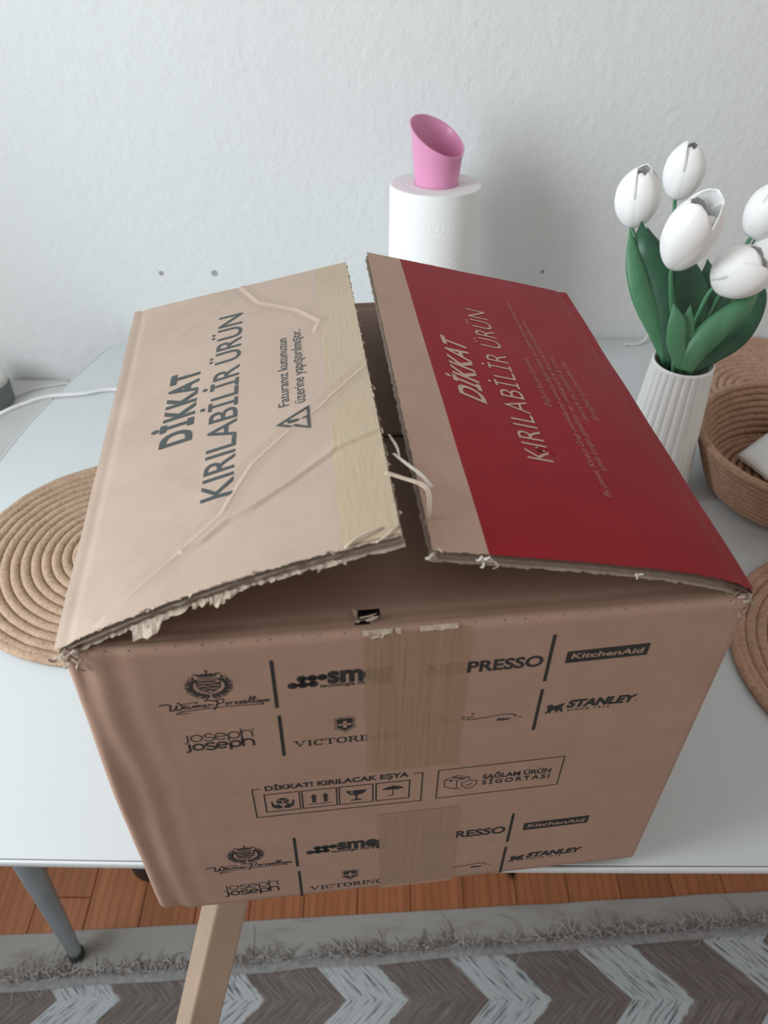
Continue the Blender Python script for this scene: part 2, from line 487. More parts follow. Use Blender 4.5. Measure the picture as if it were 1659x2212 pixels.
def rings(mb, prof, cap_top=False, cap_bot=False, mi=0):
    n = len(OUT); vs = []
    for (d, z) in prof: vs += [(x, y, z) for (x, y) in inset(d)]
    fs = []
    for j in range(len(prof) - 1):
        for i in range(n):
            a = j * n + i; c = j * n + (i + 1) % n
            fs.append((a, c, c + n, a + n))
    if cap_bot: fs.append(tuple(range(n))[::-1])
    if cap_top: fs.append(tuple((len(prof) - 1) * n + i for i in range(n)))
    mb.add(vs, fs, mi)
table = empty('dining_table', (TC.x, TC.y, 0.0))
tag(table, 'white laminate dining table with rounded corners against the wall', 'table')
TL = Vector((TC.x, TC.y, 0.0))
b = MB(); rings(b, [(0.022, 0.732), (0.0032, 0.744), (0.0032, 0.7496), (0.0036, 0.75)], True, True)
b.v = [v - TL for v in b.v]; b.build('tabletop', M['table'], table, smooth=False)
b = MB(); rings(b, [(0.020, 0.733), (0.0006, 0.7422), (0.0, 0.7430), (0.0, 0.7490), (0.0004, 0.7496), (0.0014, 0.7499), (0.0022, 0.7498), (0.0022, 0.7440)])
b.v = [v - TL for v in b.v]; b.build('edge_band', M['edge'], table)
for (xb, yb, xt, yt) in [(-0.310, 0.2445, -0.288, 0.2445), (-0.31, 0.66, -0.288, 0.66), (1.23, 0.2445, 1.20, 0.2445), (1.23, 0.66, 1.20, 0.66)]:
    zt = 0.737; zb = 0.022
    P0 = Vector((xb, yb, 0.0045 if yb < 0.3 else 0.0)) - TL; P1 = Vector((xt, yt, zt)) - TL
    b = MB(); n = 12
    b.tube([P0.lerp(P1, 0.012), P0.lerp(P1, 0.03)] + [P0.lerp(P1, 0.03 + 0.97 * i / n) for i in range(1, n + 1)], [0.0095, 0.0105] + [0.0105 + 0.0105 * min(1, 1.5 * i / n) for i in range(1, n + 1)], 20)
    leg = b.build('leg', M['steel'], table)
    b = MB(); b.tube([P0, P0.lerp(P1, 0.004), P0.lerp(P1, 0.024), P0.lerp(P1, 0.027)], [0.0115, 0.0125, 0.0122, 0.0105], 20)
    tag(b.build('foot', M['rubber'], leg), 'dark rubber foot')

# low white cabinet to the left of the table, in the corner by the wall
cab = empty('low_cabinet', (-0.60, 0.70, 0.0))
tag(cab, 'low white cabinet against the wall left of the table', 'cabinet')
b = MB(); b.box((0, 0, 0.33), (0.50, 0.33, 0.66)); bevel(b.build('carcass', M['cabinet'], cab, smooth=False), 0.002)
b = MB(); b.box((0, 0.0, 0.6645), (0.52, 0.336, 0.009)); bevel(b.build('top', M['cabinet'], cab, smooth=False), 0.003)
for s in (-1, 1):
    b = MB(); b.box((s * 0.123, -0.173, 0.34), (0.24, 0.016, 0.60)); d_ = bevel(b.build('door', M['cabinet'], cab, smooth=False), 0.002)
    b = MB(); b.tube([(s * 0.03, -0.181, 0.45), (s * 0.03, -0.20, 0.45), (s * 0.03, -0.20, 0.55), (s * 0.03, -0.181, 0.55)], 0.004, 8)
    b.build('handle', M['steel'], d_)
# round device on it
dv = empty('round_device', (-0.4370, 0.800, 0.669))
tag(dv, 'small round grey device with an off-white lid, cut by the left edge', 'device')
b = MB(); b.lathe([(0.0, 0.0), (0.030, 0.0), (0.033, 0.003), (0.034, 0.030), (0.0335, 0.034), (0.0, 0.034)], 40)
b.build('body', M['device_body'], dv)
b = MB(); b.lathe([(0.0, 0.0345), (0.0315, 0.0345), (0.0330, 0.038), (0.0325, 0.0445), (0.028, 0.0475), (0.0, 0.0490)], 40)
b.build('lid', M['device_lid'], dv)
def cr(pts, n=10):
    """Catmull-Rom through points"""
    pts = [Vector(p) for p in pts]; pts = [pts[0] * 2 - pts[1]] + pts + [pts[-1] * 2 - pts[-2]]
    out = []
    for i in range(1, len(pts) - 2):
        p0, p1, p2, p3 = pts[i - 1:i + 3]
        for k in range(n):
            t_ = k / n
            out.append(0.5 * ((2 * p1) + (p2 - p0) * t_ + (2 * p0 - 5 * p1 + 4 * p2 - p3) * t_ ** 2 + (3 * p1 - p0 - 3 * p2 + p3) * t_ ** 3))
    out.append(pts[-2]); return out
b = MB(); b.tube(cr([(-0.62, 0.60, 0.672), (-0.50, 0.61, 0.672), (-0.41, 0.630, 0.715), (-0.352, 0.650, 0.7485), (-0.3195, 0.6735, 0.7530), (-0.2934, 0.690, 0.7533), (-0.25, 0.698, 0.7531), (-0.208, 0.709, 0.7531), (-0.10, 0.70, 0.7531), (0.02, 0.745, 0.7531), (0.14, 0.80, 0.7531), (0.17, 0.842, 0.7531)]), 0.0030, 10)
tag(b.build('power_cable', M['cable']), 'white cable running from the low cabinet over the left table edge', 'cable')
b = MB(); b.tube(cr([(-0.408, 0.812, 0.674), (-0.385, 0.835, 0.6713), (-0.35, 0.850, 0.6713), (-0.30, 0.855, 0.6713), (-0.27, 0.80, 0.6713)]), 0.0016, 8)
tag(b.build('thin_cord', M['cable']), 'thin pale cord lying behind the round device by the wall', 'cable')
b = MB(); b.tube(cr([(0.535, 0.846, 0.7527), (0.5605, 0.850, 0.7527), (0.575, 0.858, 0.766), (0.5843, 0.864, 0.782), (0.5943, 0.866, 0.825), (0.60, 0.867, 0.86)]), 0.0022, 8)
tag(b.build('wall_cord', M['cable']), 'short pale cord climbing the wall behind the tulips', 'cable')

# dark round pot under the table
pot = empty('plastic_pot', (-0.222, 0.398, 0.0))
tag(pot, 'dark grey round plastic pot on the floor under the table', 'pot')
b = MB(); b.lathe([(0.0, 0.0), (0.034, 0.0), (0.037, 0.002), (0.041, 0.055), (0.043, 0.056), (0.043, 0.060), (0.039, 0.060), (0.036, 0.012), (0.0, 0.010)], 40)
b.build('shell', M['rubber'], pot)
b = MB(); b.lathe([(0.036, 0.040), (0.030, 0.044), (0.0, 0.046)], 30); b.build('inner_shade', M['pot_shade'], pot)  # added black disc, stands for the shade inside the pot

# wooden stool pushed under the table edge
st = empty('wooden_stool', (0.11, 0.175, 0.0))
tag(st, 'pale wooden stool under the overhanging box, only one splayed leg showing', 'stool')
b = MB(); b.lathe([(0.0, 0.670), (0.112, 0.670), (0.122, 0.675), (0.125, 0.685), (0.122, 0.695), (0.112, 0.700), (0.0, 0.700)], 40)
b.build('seat', M['beech'], st)
SO = Vector((0.11, 0.175, 0.0))
def sq_leg(top, bot, s0, s1, rot):
    b = MB(); vs = []
    top = Vector(top) - SO; bot = Vector(bot) - SO
    ax = (bot - top).normalized(); r = Vector((math.cos(rot), math.sin(rot), 0)); r = (r - ax * r.dot(ax)).normalized(); q = ax.cross(r)
    for i in range(9):
        p = top.lerp(bot, i / 8); s = s0 + (s1 - s0) * i / 8
        vs += [p + (r * a + q * c) * s / 2 for (a, c) in ((-1, -1), (1, -1), (1, 1), (-1, 1))]
    fs = [(0, 1, 2, 3), (35, 34, 33, 32)]
    for i in range(8):
        for k in range(4):
            a = i * 4 + k; c = i * 4 + (k + 1) % 4; fs.append((a, a + 4, c + 4, c))
    b.add(vs, fs); return bevel(b.build('leg', M['beech'], st, smooth=False), 0.003, 3)
sq_leg((0.0335, 0.077, 0.672), (-0.128, -0.098, 0.009), 0.031, 0.036, math.radians(24))
sq_leg((0.17, 0.26, 0.672), (0.26, 0.46, 0.0), 0.031, 0.034, 1.1)
sq_leg((0.08, 0.27, 0.672), (0.03, 0.50, 0.0), 0.031, 0.034, 1.8)

# ------------------------------------------------------------------ rope mats and basket
def spiral_mat(name, c, r, label, mat, turns=15, th=0.008):
    root_z = c[2]
    p = r / turns; b = MB(); pts = []; rad = []
    n = int(turns * 64)
    for i in range(n + 1):
        a = 2 * PI * i / 64
        rr = p * (i / 64) + p * 0.4
        rr = min(rr, r - p * 0.5)
        pts.append((rr * math.cos(a), rr * math.sin(a), th / 2 + 0.0004 * math.sin(a * 23)))
        rad.append(p * 0.53 * (1 + 0.05 * hnoise(i * 0.35, r * 9)))
    # section: p wide, th high
    v0 = len(b.v); vs = []; ns = 10
    for i, q in enumerate(pts):
        a = 2 * PI * i / 64; u = Vector((math.cos(a), math.sin(a), 0))
        for k in range(ns):
            g = 2 * PI * k / ns
            vs.append(Vector(q) + u * (math.cos(g) * rad[i]) + Vector((0, 0, math.sin(g) * min(th / 2, rad[i] * th / p * 0.95))))
    fs = []
    for i in range(len(pts) - 1):
        for k in range(ns):
            a = i * ns + k; d = i * ns + (k + 1) % ns
            fs.append((a, d, d + ns, a + ns))
    fs.append(tuple(range(ns))[::-1]); fs.append(tuple((len(pts) - 1) * ns + k for k in range(ns)))
    b.add(vs, fs)
    zmin = min(v.z for v in b.v)
    b.v = [v - Vector((0, 0, zmin)) for v in b.v]
    o = b.build(name, mat); o.location = c
    tag(o, label, 'placemat', 'coiled rope placemats')
    return o
spiral_mat('rope_placemat', (-0.127, 0.385, 0.7503), 0.158, 'tan coiled rope placemat left of the box, partly under it', M['rope'])
spiral_mat('rope_placemat', (0.657, 0.235, 0.7503), 0.155, 'brown coiled rope placemat right of the box front corner', M['rope_dark'])
spiral_mat('rope_placemat', (0.705, 0.710, 0.7503), 0.158, 'brown coiled rope placemat behind the vase by the wall', M['rope_dark'])
BC = Vector((0.651, 0.5015, 0.759))
bas = empty('rope_basket', BC)
tag(bas, 'round brown coiled rope basket right of the vase', 'basket')
b = MB(); NL = 9
for j in range(NL):
    z = 0.0045 + j * 0.0078; r = 0.092 + 0.026 * (j / (NL - 1)) ** 0.9
    b.tube([(r * math.cos(2 * PI * i / 72), r * math.sin(2 * PI * i / 72), z + 0.0003 * math.sin(i * 1.7)) for i in range(73)], [0.0048 * (1 + 0.05 * hnoise(i * 0.6, j)) for i in range(73)], 8, False)
b.build('wall', M['rope_dark'], bas)
b = MB()
for j in range(9):
    r = 0.006 + j * 0.0098
    b.tube([(r * math.cos(2 * PI * i / 48), r * math.sin(2 * PI * i / 48), 0.0042) for i in range(49)], 0.0046, 6, False)
b.build('bottom', M['rope_dark'], bas)
# folded napkin leaning in the basket
b = MB()
NQ = [Vector(q) for q in ((0.597, 0.532, 0.7795), (0.690, 0.590, 0.808), (0.725, 0.520, 0.792), (0.630, 0.475, 0.7725))]
def nap(u, v, k):
    p = (NQ[0] * (1 - u) + NQ[1] * u) * (1 - v) + (NQ[3] * (1 - u) + NQ[2] * u) * v
    return p + Vector((0, 0, -0.0018 * k + 0.0015 * math.sin(u * 4 + v * 3)))
for k in range(3):
    b.grid(lambda u, v: nap(u, v, k), 10, 10)
nk = b.build('paper_napkin', M['napkin']); nk.modifiers.new('solid', 'SOLIDIFY').thickness = 0.0008
tag(nk, 'folded white paper napkin standing in the rope basket', 'napkin')

# ------------------------------------------------------------------ paper towel
LEAN = math.radians(-4.5)     # holder and roll lean a little towards the wall
RC = Vector((0.2285, 0.768 - 0.263 * math.sin(-LEAN), 0.7503 + 0.069 * math.sin(-LEAN)))
hold = empty('paper_towel_holder', RC)
hold.rotation_euler = (LEAN, 0, 0)
tag(hold, 'pink plastic paper towel holder with a slanted flared cup on top', 'holder')
b = MB(); b.lathe([(0.0, 0.0), (0.066, 0.0), (0.069, 0.003), (0.066, 0.009), (0.030, 0.012), (0.0175, 0.016), (0.0165, 0.258), (0.0, 0.258)], 48)
b.build('base', M['pink'], hold)
b = MB(); nz = 14; na = 72
def cup(a, k, inner):
    # slanted rim: high at left/back, low at right/front
    ztop = 0.3175 + 0.0190 * math.cos(a - math.radians(138))
    z0 = 0.258
    z = z0 + (ztop - z0) * k
    r = 0.0262 + (z - z0) * 0.108 + 0.0009 * max(0, k - 0.85) / 0.15
    if inner:
        z = max(z, z0 + 0.006); r -= 0.0022
    return Vector((r * math.cos(a), r * math.sin(a), z))
b.grid(lambda u, v: cup(2 * PI * u, v, False), na, nz, True)
b.grid(lambda u, v: cup(2 * PI * u, 1.0 - v, True), na, nz, True)
o0 = len(b.v); n_ = na
vs = [cup(2 * PI * i / na, 1.0, False) for i in range(na)] + [(cup(2 * PI * i / na, 1.0, False) + cup(2 * PI * i / na, 1.0, True)) * 0.5 + Vector((0, 0, 0.0008)) for i in range(na)] + [cup(2 * PI * i / na, 1.0, True) for i in range(na)]
fs = []
for j in range(2):
    for i in range(na): fs.append((j * na + i, j * na + (i + 1) % na, (j + 1) * na + (i + 1) % na, (j + 1) * na + i))
b.add(vs, fs)
b.add([cup(2 * PI * i / na, 0.0, True) for i in range(na)], [tuple(range(na))])
b.add([cup(2 * PI * i / na, 0.0, False) for i in range(na)], [tuple(range(na))[::-1]])
b.build('cup', M['pink'], hold)
b = MB()
RR = 0.0575; RH0 = 0.0125; RH1 = 0.263
def emb(a, z):
    h = 0.0
    px_ = 0.066; s_ = a * RR
    row = round((z - 0.228) / 0.058)
    for rr in (row - 1, row, row + 1):
        cz = 0.228 + rr * 0.058
        offs = 0.0 if rr % 2 == 0 else 0.033
        k_ = round((s_ - offs + 0.094) / px_)
        cs = k_ * px_ + offs - 0.094
        d = math.hypot(s_ - cs, z - cz)
        if d < 0.027: h += 0.00022 * math.cos(2 * PI * d / 0.0062) * (1 - d / 0.029)
    return h
b.grid(lambda u, v: Vector(((RR + emb(2 * PI * u - PI, RH0 + (RH1 - RH0) * v)) * math.cos(2 * PI * u - PI), (RR + emb(2 * PI * u - PI, RH0 + (RH1 - RH0) * v)) * math.sin(2 * PI * u - PI), RH0 + (RH1 - RH0) * v)), 300, 220, True)
roll = b.build('paper_towel_roll', M['roll'])
roll.location = RC; roll.rotation_euler = (LEAN, 0, 0)
tag(roll, 'white embossed paper towel roll on the pink holder behind the box', 'paper towel roll')
b = MB()
b.lathe([(0.0255, RH1 - 0.001), (0.027, RH1 + 0.0002)] + [(0.027 + (RR - 0.0275) * i / 12, RH1 + 0.0006 + 0.0003 * math.sin(i * 2.1)) for i in range(1, 13)] + [(RR, RH1 - 0.0002)], 96)
b.build('roll_end', M['roll_end'], roll)
b = MB(); b.lathe([(0.0255, RH1 - 0.0005), (0.0240, RH1 - 0.0005), (0.0240, RH0), (0.0255, RH0)], 64); b.build('card_tube', M['card_core'], roll)

# ------------------------------------------------------------------ vase and tulips
VC = Vector((0.4885, 0.5125, 0.7503))
b = MB(); NR = 26
def rib(r, z, a):
    k_ = min(1, max(0, (0.1685 - z) / 0.004)) * min(1, max(0, (z - 0.002) / 0.004))
    ph = (a * NR / (2 * PI)) % 1.0
    groove = math.exp(-((ph - 0.5) / 0.19) ** 2)
    return r - 0.0017 * groove * k_
prof = [(0.0, 0.0), (0.040, 0.0), (0.0435, 0.002)] + [(0.0445 - 0.0112 * (i / 16) ** 1.05, 0.004 + 0.160 * i / 16) for i in range(17)] + [(0.0332, 0.168), (0.0332, 0.1695), (0.0325, 0.1707), (0.0312, 0.1712)]
b.lathe(prof, NR * 12, rf=rib)
b.lathe([(0.0312, 0.1712), (0.0300, 0.1705), (0.0294, 0.169), (0.0300, 0.150), (0.036, 0.05), (0.036, 0.012), (0.0, 0.010)], NR * 4)
vase = b.build('ribbed_vase', M['ceramic']); vase.location = VC
tag(vase, 'white ceramic vase with vertical ribs holding the tulips', 'vase')

def petal(mb, base, ax, side, fwd, th0, h, rad, half, lean, inner, rng, top=1.0, flare=0.0, op=0.0):
    """one petal patch of an egg-shaped bud"""
    NA, NV = 12, 20
    def fn(u, v):
        a = u * 2 - 1
        wd = 0.52 + 0.48 * math.sin(PI * min(0.5, 0.05 + 0.9 * v))
        if v > 0.58: wd *= math.sqrt(max(0.004, 1 - ((v - 0.58) / 0.42) ** 2.2))
        th = th0 + a * half * wd
        k = 0.05 + (0.865 - op * .7) * v ** 0.93
        pr = math.sin(PI * k) ** 0.60 if k < 0.5 else (1 - (1 - math.sin(PI * k)) ** 1.25)
        r = rad * pr * (1 - (0.045 + 0.03 * v * (1 - op * 3)) * inner) * (1 + 0.02 * math.cos(a * PI)) + flare * rad * v ** 3
        r += 0.0006 * math.exp(-(a / 0.16) ** 2) * v * (1 - v) * 4      # centre vein
        r -= 0.0006 * abs(a) * (1 if not inner else 0)
        z = h * top * v
        return base + ax * z + (side * math.cos(th) + fwd * math.sin(th)) * r
    mb.grid(fn, NA, NV)

def tulip(px, py, dep, tilt, toward, h, rad, label, seed, leaves=(), stem_mid=None, open_=0.0):
    rng = random.Random(seed)
    C_ = at(px, py, dep)
    ax = (Vector((0, 0, 1)) * math.cos(tilt) + Vector((1, 0, 0)) * math.sin(tilt) + Vector((0, -1, 0)) * math.sin(toward)).normalized()
    side = Vector((1, 0, 0)); side = (side - ax * side.dot(ax)).normalized(); fwd = ax.cross(side)
    base = C_ - ax * (h * 0.5)
    foot = VC + Vector((rng.uniform(-0.012, 0.012), rng.uniform(-0.012, 0.012), 0.04))
    root = empty('white_tulip', foot)
    tag(root, label, 'flower', 'white tulips in the ribbed vase')
    lo = lambda v: v - foot
    rim = VC + Vector((rng.uniform(-0.016, 0.016), rng.uniform(-0.012, 0.016), 0.172))
    mid = stem_mid or (rim * 0.55 + (base - ax * 0.015) * 0.45)
    b = MB(); b.tube([lo(q) for q in cr([foot, rim, mid, base - (ax * 0.35 + (base - rim).normalized() * 0.65) * 0.014, base + ax * 0.004], 8)], 0.0023, 8)
    b.build('stem', M['stem'], root)
    a0 = rng.uniform(0, 2 * PI)
    for k in range(6):
        inner = 1 if k < 3 else 0
        b = MB()
        petal(b, lo(base), ax, side, fwd, a0 + k * 2 * PI / 3 + (PI / 3 if inner else 0), h, rad, 1.20 if not inner else 1.25, 0, inner, rng, 1.0 - 0.05 * inner + rng.uniform(-0.03, 0.03) if not open_ else rng.uniform(0.82, 1.04), open_ * rng.uniform(0.2, 0.6), open_)
        p_ = b.build('petal', M['petal'], root)
        sm = p_.modifiers.new('solid', 'SOLIDIFY'); sm.thickness = 0.0009; sm.offset = -1
    for (pts, wd, mat, fold, tw) in leaves:
        leaf(root, foot, pts, wd, mat, fold, tw)
    return root

def leaf(root, foot, pts, wd, mat, fold=0.25, tw=0.0, tipp=0.9):
    P = cr([at(*q) for q in pts], 8); n = len(P) - 1
    b = MB(); NW = 8; vs = []
    for i, p in enumerate(P):
        v = i / n
        t_ = (P[min(i + 1, n)] - P[max(i - 1, 0)]).normalized()
        view = (p - CAM).normalized()
        s = t_.cross(view).normalized(); nn = s.cross(t_)
        q = Matrix.Rotation(tw * (0.3 + v), 3, t_); s = q @ s; nn = q @ nn
        hw = wd * (0.42 + 0.58 * math.sin(PI * min(1, v * 0.92 + 0.08)) ** 0.8) * (1 if v < 0.62 else max(0.03, 1 - ((v - 0.62) / 0.38) ** 2.1))
        for k in range(NW + 1):
            a = k / NW * 2 - 1
            vs.append(p + s * (a * hw) + nn * (fold * hw * (a * a - 0.3)) - foot)
    fs = [(i * (NW + 1) + k, i * (NW + 1) + k + 1, (i + 1) * (NW + 1) + k + 1, (i + 1) * (NW + 1) + k) for i in range(n) for k in range(NW)]
    b.add(vs, fs); o = b.build('leaf', mat, root)
    sm = o.modifiers.new('solid', 'SOLIDIFY'); sm.thickness = 0.0008; sm.offset = 0
    return o

LF, LL = M['leaf'], M['leaf_lit']
tulip(1379, 425, .86, -0.03, 0.10, .064, .0235, 'leftmost white tulip in the ribbed vase', 1, [
    (((1452, 790, .875), (1428, 720, .87), (1392, 640, .86), (1372, 560, .855), (1360, 492, .855)), .0125, LL, .45, 0.4),
    (((1460, 785, .87), (1438, 700, .865), (1410, 600, .86), (1388, 530, .855), (1386, 478, .86)), .0185, LF, .35, -0.2)])
tulip(1479, 369, .94, 0.06, 0.05, .064, .0235, 'highest white tulip, behind the large front one', 2, [
    (((1462, 780, .885), (1446, 700, .89), (1430, 620, .895), (1418, 550, .90), (1398, 490, .905)), .017, LF, .3, 0.25),
    (((1470, 780, .89), (1462, 690, .90), (1452, 600, .905), (1436, 520, .91)), .016, LF, .25, 0.0)])
tulip(1493, 500, .775, 0.16, 0.22, .080, .0255, 'largest white tulip, in front at the middle of the bunch', 3, [
    (((1466, 792, .88), (1472, 700, .885), (1482, 620, .89), (1490, 545, .895)), .026, LF, .2, 0.0),
    (((1470, 792, .89), (1440, 700, .895), (1425, 620, .90), (1432, 520, .905)), .020, LF, .3, 0.2),
    (((1476, 795, .845), (1462, 745, .835), (1462, 700, .825), (1455, 655, .82)), .0100, LL, .35, 0.0),
    (((1476, 795, .845), (1484, 745, .838), (1485, 700, .83), (1492, 658, .825)), .0075, LL, .2, 0.0)], open_=0.10)
tulip(1600, 588, .80, 0.72, 0.42, .056, .0262, 'white tulip bending to the right, lowest of the bunch', 4, leaves=[
    (((1478, 800, .845), (1500, 760, .835), (1545, 715, .825), (1605, 665, .815), (1648, 606, .81)), .0138, LL, .5, 0.35)], open_=0.12)
tulip(1662, 455, .87, 0.35, 0.0, .062, .0235, 'white tulip cut by the right edge, upper of the two there', 5, [
    (((1485, 790, .88), (1512, 720, .89), (1535, 640, .895), (1528, 560, .90)), .024, LF, .2, 0.1),
    (((1495, 770, .89), (1560, 690, .90), (1612, 590, .905), (1640, 500, .91)), .017, LF, .35, -0.2)])
tulip(1672, 545, .89, 0.5, 0.0, .060, .0235, 'white tulip cut by the right edge, lower of the two there', 6, [
    (((1490, 790, .86), (1535, 755, .86), (1590, 715, .86), (1630, 650, .86), (1648, 605, .865)), .016, LF, .4, -0.6)])

# ------------------------------------------------------------------ cardboard box
BW, BD, BH = 0.36, 0.358, 0.2975
box = empty('cardboard_box', (0.0, 0.0, 0.7585), math.radians(6.5))
tag(box, 'large worn brown cardboard shipping box with raised tan and red top flaps on the table', 'box')

def fdisp(u, v):
    """wrinkles near the front panel's left edge (outwards positive)"""
    k = max(0.0, 1 - u / 0.046) ** 1.3
    d = 0.0016 * k * math.sin(u * 330 + 2.2 * hnoise(v * 9, 3) + v * 9)
    d += 0.0010 * k * hnoise(u * 60, v * 22, 4)
    d += 0.0008 * k * math.exp(-((v - 0.10) / 0.10) ** 2) - 0.003 * k * math.exp(-((v - 0.285) / 0.02) ** 2)
    kr = max(0.0, 1 - (BW - u) / 0.03)
    d += 0.0010 * kr * hnoise(u * 70, v * 20, 8)
    return d
# outline of the walls, anticlockwise from the front left corner
def outline():
    pts = []
    def corner(cx, cy, r, a0, n=8):
        for i in range(n + 1):
            a = a0 + PI / 2 * i / n
            pts.append((cx + r * math.cos(a), cy + r * math.sin(a), math.cos(a), math.sin(a)))
    def run(x0, y0, x1, y1, n, nx, ny):
        for i in range(1, n): pts.append((x0 + (x1 - x0) * i / n, y0 + (y1 - y0) * i / n, nx, ny))
    r = 0.008; q = 0.0045
    corner(r, r, r, PI)
    run(r, 0, BW - q, 0, 150, 0, -1)
    corner(BW - q, q, q, 1.5 * PI)
    run(BW, q, BW, BD - q, 20, 1, 0)
    corner(BW - q, BD - q, q, 0)
    run(BW - q, BD, q, BD, 20, 0, 1)
    corner(q, BD - q, q, PI / 2)
    run(0, BD - q, 0, r, 40, -1, 0)
    return pts
OL = outline()
b = MB(); NVW = 70; n = len(OL)
def wallpt(i, v, off=0.0):
    x, y, nx, ny = OL[i]
    ins = 0.0035 * max(0, 1 - (BH - v) / 0.0035) ** 2 if ny < -0.5 or ny > 0.5 else 0
    ins += 0.004 * max(0, 1 - v / 0.004) ** 2
    d = 0.0
    if y < 0.02 and x < 0.3 and ny < -0.2: d = fdisp(x, v) * (-ny)
    if nx < -0.2: d += 0.0006 * math.exp(-((v - 0.12) / 0.1) ** 2) * (-nx) + 0.0010 * hnoise(y * 8, v * 9)
    if x < 0.03 and y < 0.03: ins += 0.006 * max(0, 1 - v / 0.014) ** 2 * math.exp(-((x + y) / 0.02) ** 2)
    d -= ins + off
    return Vector((x + nx * d, y + ny * d, v))
rows = [BH * (j / NVW) for j in range(NVW + 1)]
vs = [wallpt(i, v) for v in rows for i in range(n)] + [wallpt(i, min(v, BH - 0.012), 0.006) for v in rows[::-1] for i in range(n)]
R2 = 2 * (NVW + 1)
fs = [(j * n + i, j * n + (i + 1) % n, (j + 1) * n + (i + 1) % n, (j + 1) * n + i) for j in range(R2 - 1) for i in range(n)]
fs.append(tuple(range(n))[::-1])
b.add(vs, fs)
b.add([wallpt(i, 0.006, 0.006) for i in range(n)], [tuple(range(n))])
body = b.build('box_body', M['board_front'], box)

